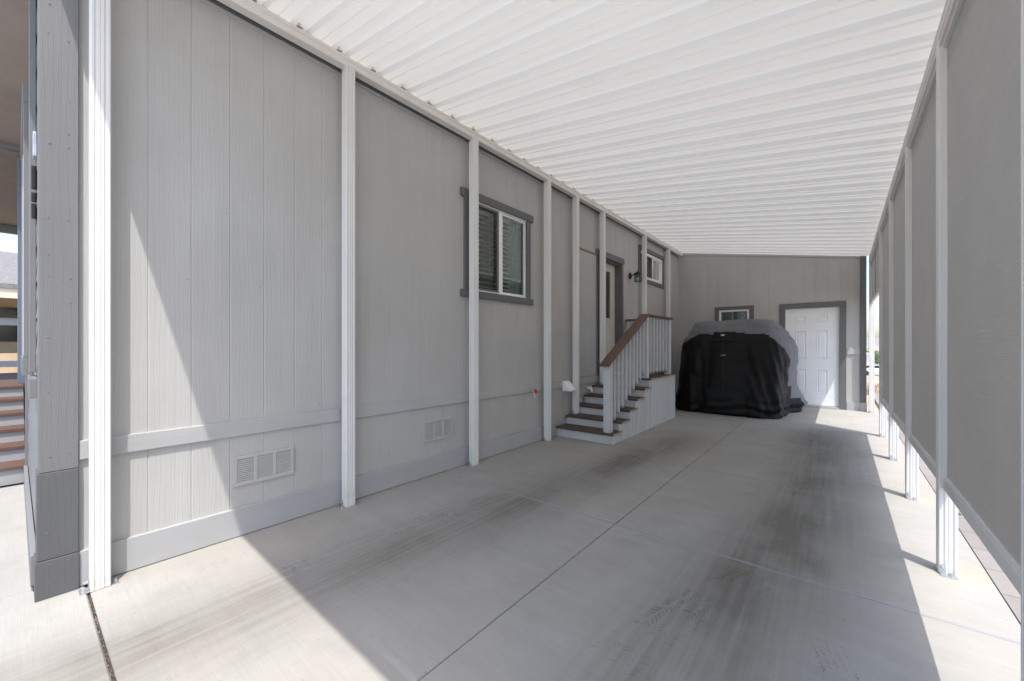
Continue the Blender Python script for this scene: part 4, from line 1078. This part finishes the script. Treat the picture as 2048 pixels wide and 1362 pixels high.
mb = MB(); mb.box(-10.58, -10.44, -1.95, -1.81, .80, 3.498); mb.build('porch_post', M['corner'], po, .004)
mb = MB(); mb.box(-12.2, -7.5, -2.05, 2.48, 3.50, 3.53); mb.build('porch_ceiling', plain('porch_ceiling_paint', (.20, .17, .155), .7), po)
mb = MB(); mb.box(-7.62, -7.505, -2.05, .15, 3.535, 3.75); mb.box(-12.2, -12.08, -2.05, 2.4, 3.36, 3.498); mb.split('porch_beam', M['lap'], po, .004)
mb = MB(); mb.box(-10.56, -10.46, -.40, -.30, .80, 1.75); mb.build('rail_post', M['stairgrey'], po, .003)
mb = MB(); mb.box(-10.58, -10.44, -1.8, 2.4, 1.70, 1.74); mb.build('cap_rail', M['rail'], po)
mb = MB(); mb.box(-10.54, -10.48, -1.8, 2.4, 1.58, 1.70); mb.box(-10.54, -10.48, -1.8, 2.4, .9, 1.0); mb.build('side_rail', M['stairgrey'], po)

# neighbour's house across the way
nh = thing('neighbour_house', 'tan single storey house with brown posts and grey shingle roof beyond the porch', 'house', (-22, -1, 0))
gz = terrain_z(-22, -1)
mb = MB(); mb.box(-28, -21, -6, 9, gz, 1.0); mb.box(-28, -23.2, -6, 9, 1.0, 3.2); mb.build('wall', M['tan'], nh)
mb = MB(); mb.prism([(-20.3, 3.05), (-24.5, 4.6), (-28.7, 3.05), (-28.7, 3.2), (-24.5, 4.8), (-20.3, 3.2)], 'Y', -7, 10); mb.build('roof', M['shingle'], nh)
mb = MB(); mb.box(-20.5, -20.35, -7, 10, 2.75, 3.05); mb.build('fascia', M['cream'], nh)
for y in (-2.1, .15, 3): mb = MB(); mb.box(-20.75, -20.55, y-.1, y+.1, gz, 2.75); mb.build('post', M['brownpost'], nh)
mb = MB(); mb.box(-23.2, -23.12, -1.4, .3, 1.4, 2.6); mb.build('window', M['carglass'], nh)

# ------------------------------------------------------------------ far right background
def car(loc, rz, label):
    c = thing('parked_car', label, 'car', loc)
    def tr(p): return (loc[0]+p[0]*math.cos(rz)-p[1]*math.sin(rz), loc[1]+p[0]*math.sin(rz)+p[1]*math.cos(rz), loc[2]+p[2])
    def add(mb, name, mat, **k):
        mb.v = [tr(v) for v in mb.v]; return mb.build(name, mat, c, **k)
    body = [(-2.2, .35), (2.2, .35), (2.28, .65), (2.2, .85), (1.2, .98), (-2.1, 1.02), (-2.25, .8)]
    m = MB(); m.prism(body, 'Y', -.88, .88); add(m, 'body', M['car_white'], bevel=.06)
    m = MB(); m.prism([(1.15, .97), (.45, 1.45), (-1.2, 1.47), (-1.85, 1.01)], 'Y', -.74, .74); add(m, 'cabin', M['car_white'], bevel=.05)
    m = MB(); m.prism([(.98, 1.01), (.42, 1.40), (-1.15, 1.42), (-1.6, 1.04)], 'Y', -.75, .75); add(m, 'side_window', M['carglass'])
    for x in (-1.4, 1.4):
        for s in (-1, 1): m = MB(); m.cyl((x, s*.70, .34), (x, s*.90, .34), .34, n=24); add(m, 'wheel', M['tyre'], bevel=.02)
    return c
car((4.0, 76.5, terrain_z(4, 76.5)), R(12), 'white car parked on the low lot, seen through the open bay')
mb = MB(); mb.box(2.2, 4.1, 88, 94, terrain_z(3, 90)-.1, -.25); mb.prism([(2.0, -.25), (4.3, -.25), (3.15, .25)], 'Y', 87.7, 94.3)
o = mb.build('white_shed', M['car_white']); tag(o, 'small white shed beyond the parked car', 'shed')
def bush(name, label, x, y, z, rx, rz_, seed, mat, nl=2600, group=None):
    rg = random.Random(seed); mb = MB(); cl = [(rg.uniform(-.7, .7)*rx, rg.uniform(-.7, .7)*rx, rg.uniform(.25, .85)*rz_, rg.uniform(.3, .55)) for _ in range(16)]
    for _ in range(nl):
        c = rg.choice(cl); d = Vector((rg.gauss(0, 1), rg.gauss(0, 1), rg.gauss(0, 1))).normalized()*rg.uniform(.5, 1)
        p = Vector((x+c[0]+d.x*rx*c[3], y+c[1]+d.y*rx*c[3], z+max(.02, c[2]+d.z*rz_*c[3]))); s = rg.uniform(.10, .22)
        a = Vector((rg.uniform(-1, 1), rg.uniform(-1, 1), rg.uniform(-1, 1))).normalized(); b = a.orthogonal().normalized()
        mb.quad(p-a*s, p+b*s*.5, p+a*s, p-b*s*.5)
    return tag(mb.build(name, mat, origin=(x, y, z)), label, 'bush', group)
M['bushleaf'] = plain('bush_leaf', (.075, .13, .045), .6, 0, .35, 2)
for i, (x, y, rx, rz_) in enumerate(((5.6, 104, 3.2, 3.0), (9.6, 110, 3.4, 2.6), (1.5, 112, 3.0, 2.2))):
    bush('bush', ['tall green bush behind the parked car', 'wide green bush at the right of the far group', 'low green bush at the left of the far group'][i], x, y, terrain_z(x, y)-.05, rx, rz_, i+20, M['bushleaf'], group='green bushes beyond the lot')
# rocks and drift of dry grass near the end of the paving
M['rock'] = plain('sandstone', (.36, .24, .17), .9, 0, .25, 8, .6, 30)
rg = random.Random(9)
for i in range(5):
    x, y = .85+rg.uniform(-.15, .5), 14.8+i*.9; r = rg.uniform(.12, .26); mb = MB(); bmx = bmesh.new(); bmesh.ops.create_icosphere(bmx, subdivisions=3, radius=r)
    for v in bmx.verts: v.co *= 1+.35*noise.noise(v.co*6+Vector((i*3, 0, 0))); v.co.z *= .6
    me = bpy.data.meshes.new('rock'); bmx.to_mesh(me); bmx.free(); me.materials.append(M['rock']); o = bpy.data.objects.new('rock', me); COL.objects.link(o); o.location = (x, y, terrain_z(x, y)-.01+r*.2)
    tag(o, ['reddish rock nearest the end of the paving', 'second reddish rock from the paving', 'middle reddish rock of the row on dry soil', 'fourth reddish rock from the paving', 'farthest reddish rock on the dry slope'][i], 'rock', 'reddish rocks beyond the paving')
mb = MB(); rg = random.Random(2)
for _ in range(7000):
    y = 15+rg.random()**1.5*45; x = y*.055+rg.uniform(-4, 4)*(y/20); h = rg.uniform(.08, .35); z = terrain_z(x, y)-.04; a = rg.uniform(0, 3.14); wv = .012+y*.0006
    mb.quad((x-math.cos(a)*wv, y-math.sin(a)*wv, z), (x+math.cos(a)*wv, y+math.sin(a)*wv, z), (x+rg.uniform(-.1, .1), y, z+h))
o = mb.build('dry_grass', plain('dry_straw', (.36, .28, .16), .9, 0, .3, 5)); tag(o, 'dry straw coloured grass on the sloping lot', 'grass', kind='stuff')
# hills
def hills(name, y, h, seed, mat, x0=-3500, x1=3500, n=180, base=-6, depth=500):
    mb = MB(); top = []
    for i in range(n+1):
        x = x0+(x1-x0)*i/n; z = h*(.65+.5*noise.noise(Vector((x*.0011, seed, 0)))+.18*noise.noise(Vector((x*.005, seed, 3)))); top.append((x, z))
    rows_ = 8; g = []
    for r in range(rows_+1):
        t = r/rows_; row = []
        for (x, z) in top:
            zz = base+(z-base)*(t**.85)*(1+.12*noise.noise(Vector((x*.006, r*.7, seed)))*(1-t)); row.append(len(mb.v)); mb.v.append((x, y+depth*t+30*noise.noise(Vector((x*.004, r*.5, seed+5))), zz))
        g.append(row)
    for a, b in zip(g, g[1:]):
        for i in range(n): mb.f.append((a[i], a[i+1], b[i+1], b[i])); mb.mi.append(0)
    return structure(mb.build(name, mat, smooth=True))
hm = NB('hazy_hill_scrub', .95); hk = hm.noise(scale=.006, detail=8, rough=.6); hm.color(hm.mix(hm.rng(hk, .4, .65), (.22, .20, .22), (.32, .28, .27)))
hills('hills', 2300, 62, 2, hm.m)
mb = MB()
def ridge_left():
    n_ = 60; g = []
    for r in range(5):
        row = []
        for i in range(n_+1):
            yy = -2500+5000*i/n_; z = -5+(70*(.6+.5*noise.noise(Vector((yy*.001, 4, 0))))+5)*(r/4)**.8; row.append(len(mb.v)); mb.v.append((-2400-400*r/4, yy, z))
        g.append(row)
    for a, b in zip(g, g[1:]):
        for i in range(n_): mb.f.append((a[i], a[i+1], b[i+1], b[i])); mb.mi.append(0)
ridge_left(); structure(mb.build('hills', hm.m))

# printed marks on the cloth
mb = MB(); ty = flap_y(-1.64, 1.43)-.010
mb.box(-1.668, -1.612, ty-.003, ty, 1.425, 1.452); mb.build('flap_tag', M['label_white'], cv)
mb = MB(); mb.box(-1.664, -1.616, ty-.0045, ty-.0035, 1.434, 1.444); mb.build('tag_print', M['label_pink'], cv)
# tiny illegible white word mark: one row of letter strokes
mb = MB(); x = -1.655; zc = 1.07
for k in range(9):
    wd = .0085 if k else .012; hh = .014 if k in (0, 5) else .010; yy = front_y(x, zc)-.005; z0 = zc+(x+1.655)*.06
    mb.box(x, x+wd*.35, yy-.001, yy, z0, z0+hh); mb.box(x+wd*.35, x+wd*.8, yy-.001, yy, z0+(hh*.7 if k % 2 else 0), z0+hh*(1 if k % 2 else .3)); x += wd
mb.build('word_mark', M['label_white'], cv)
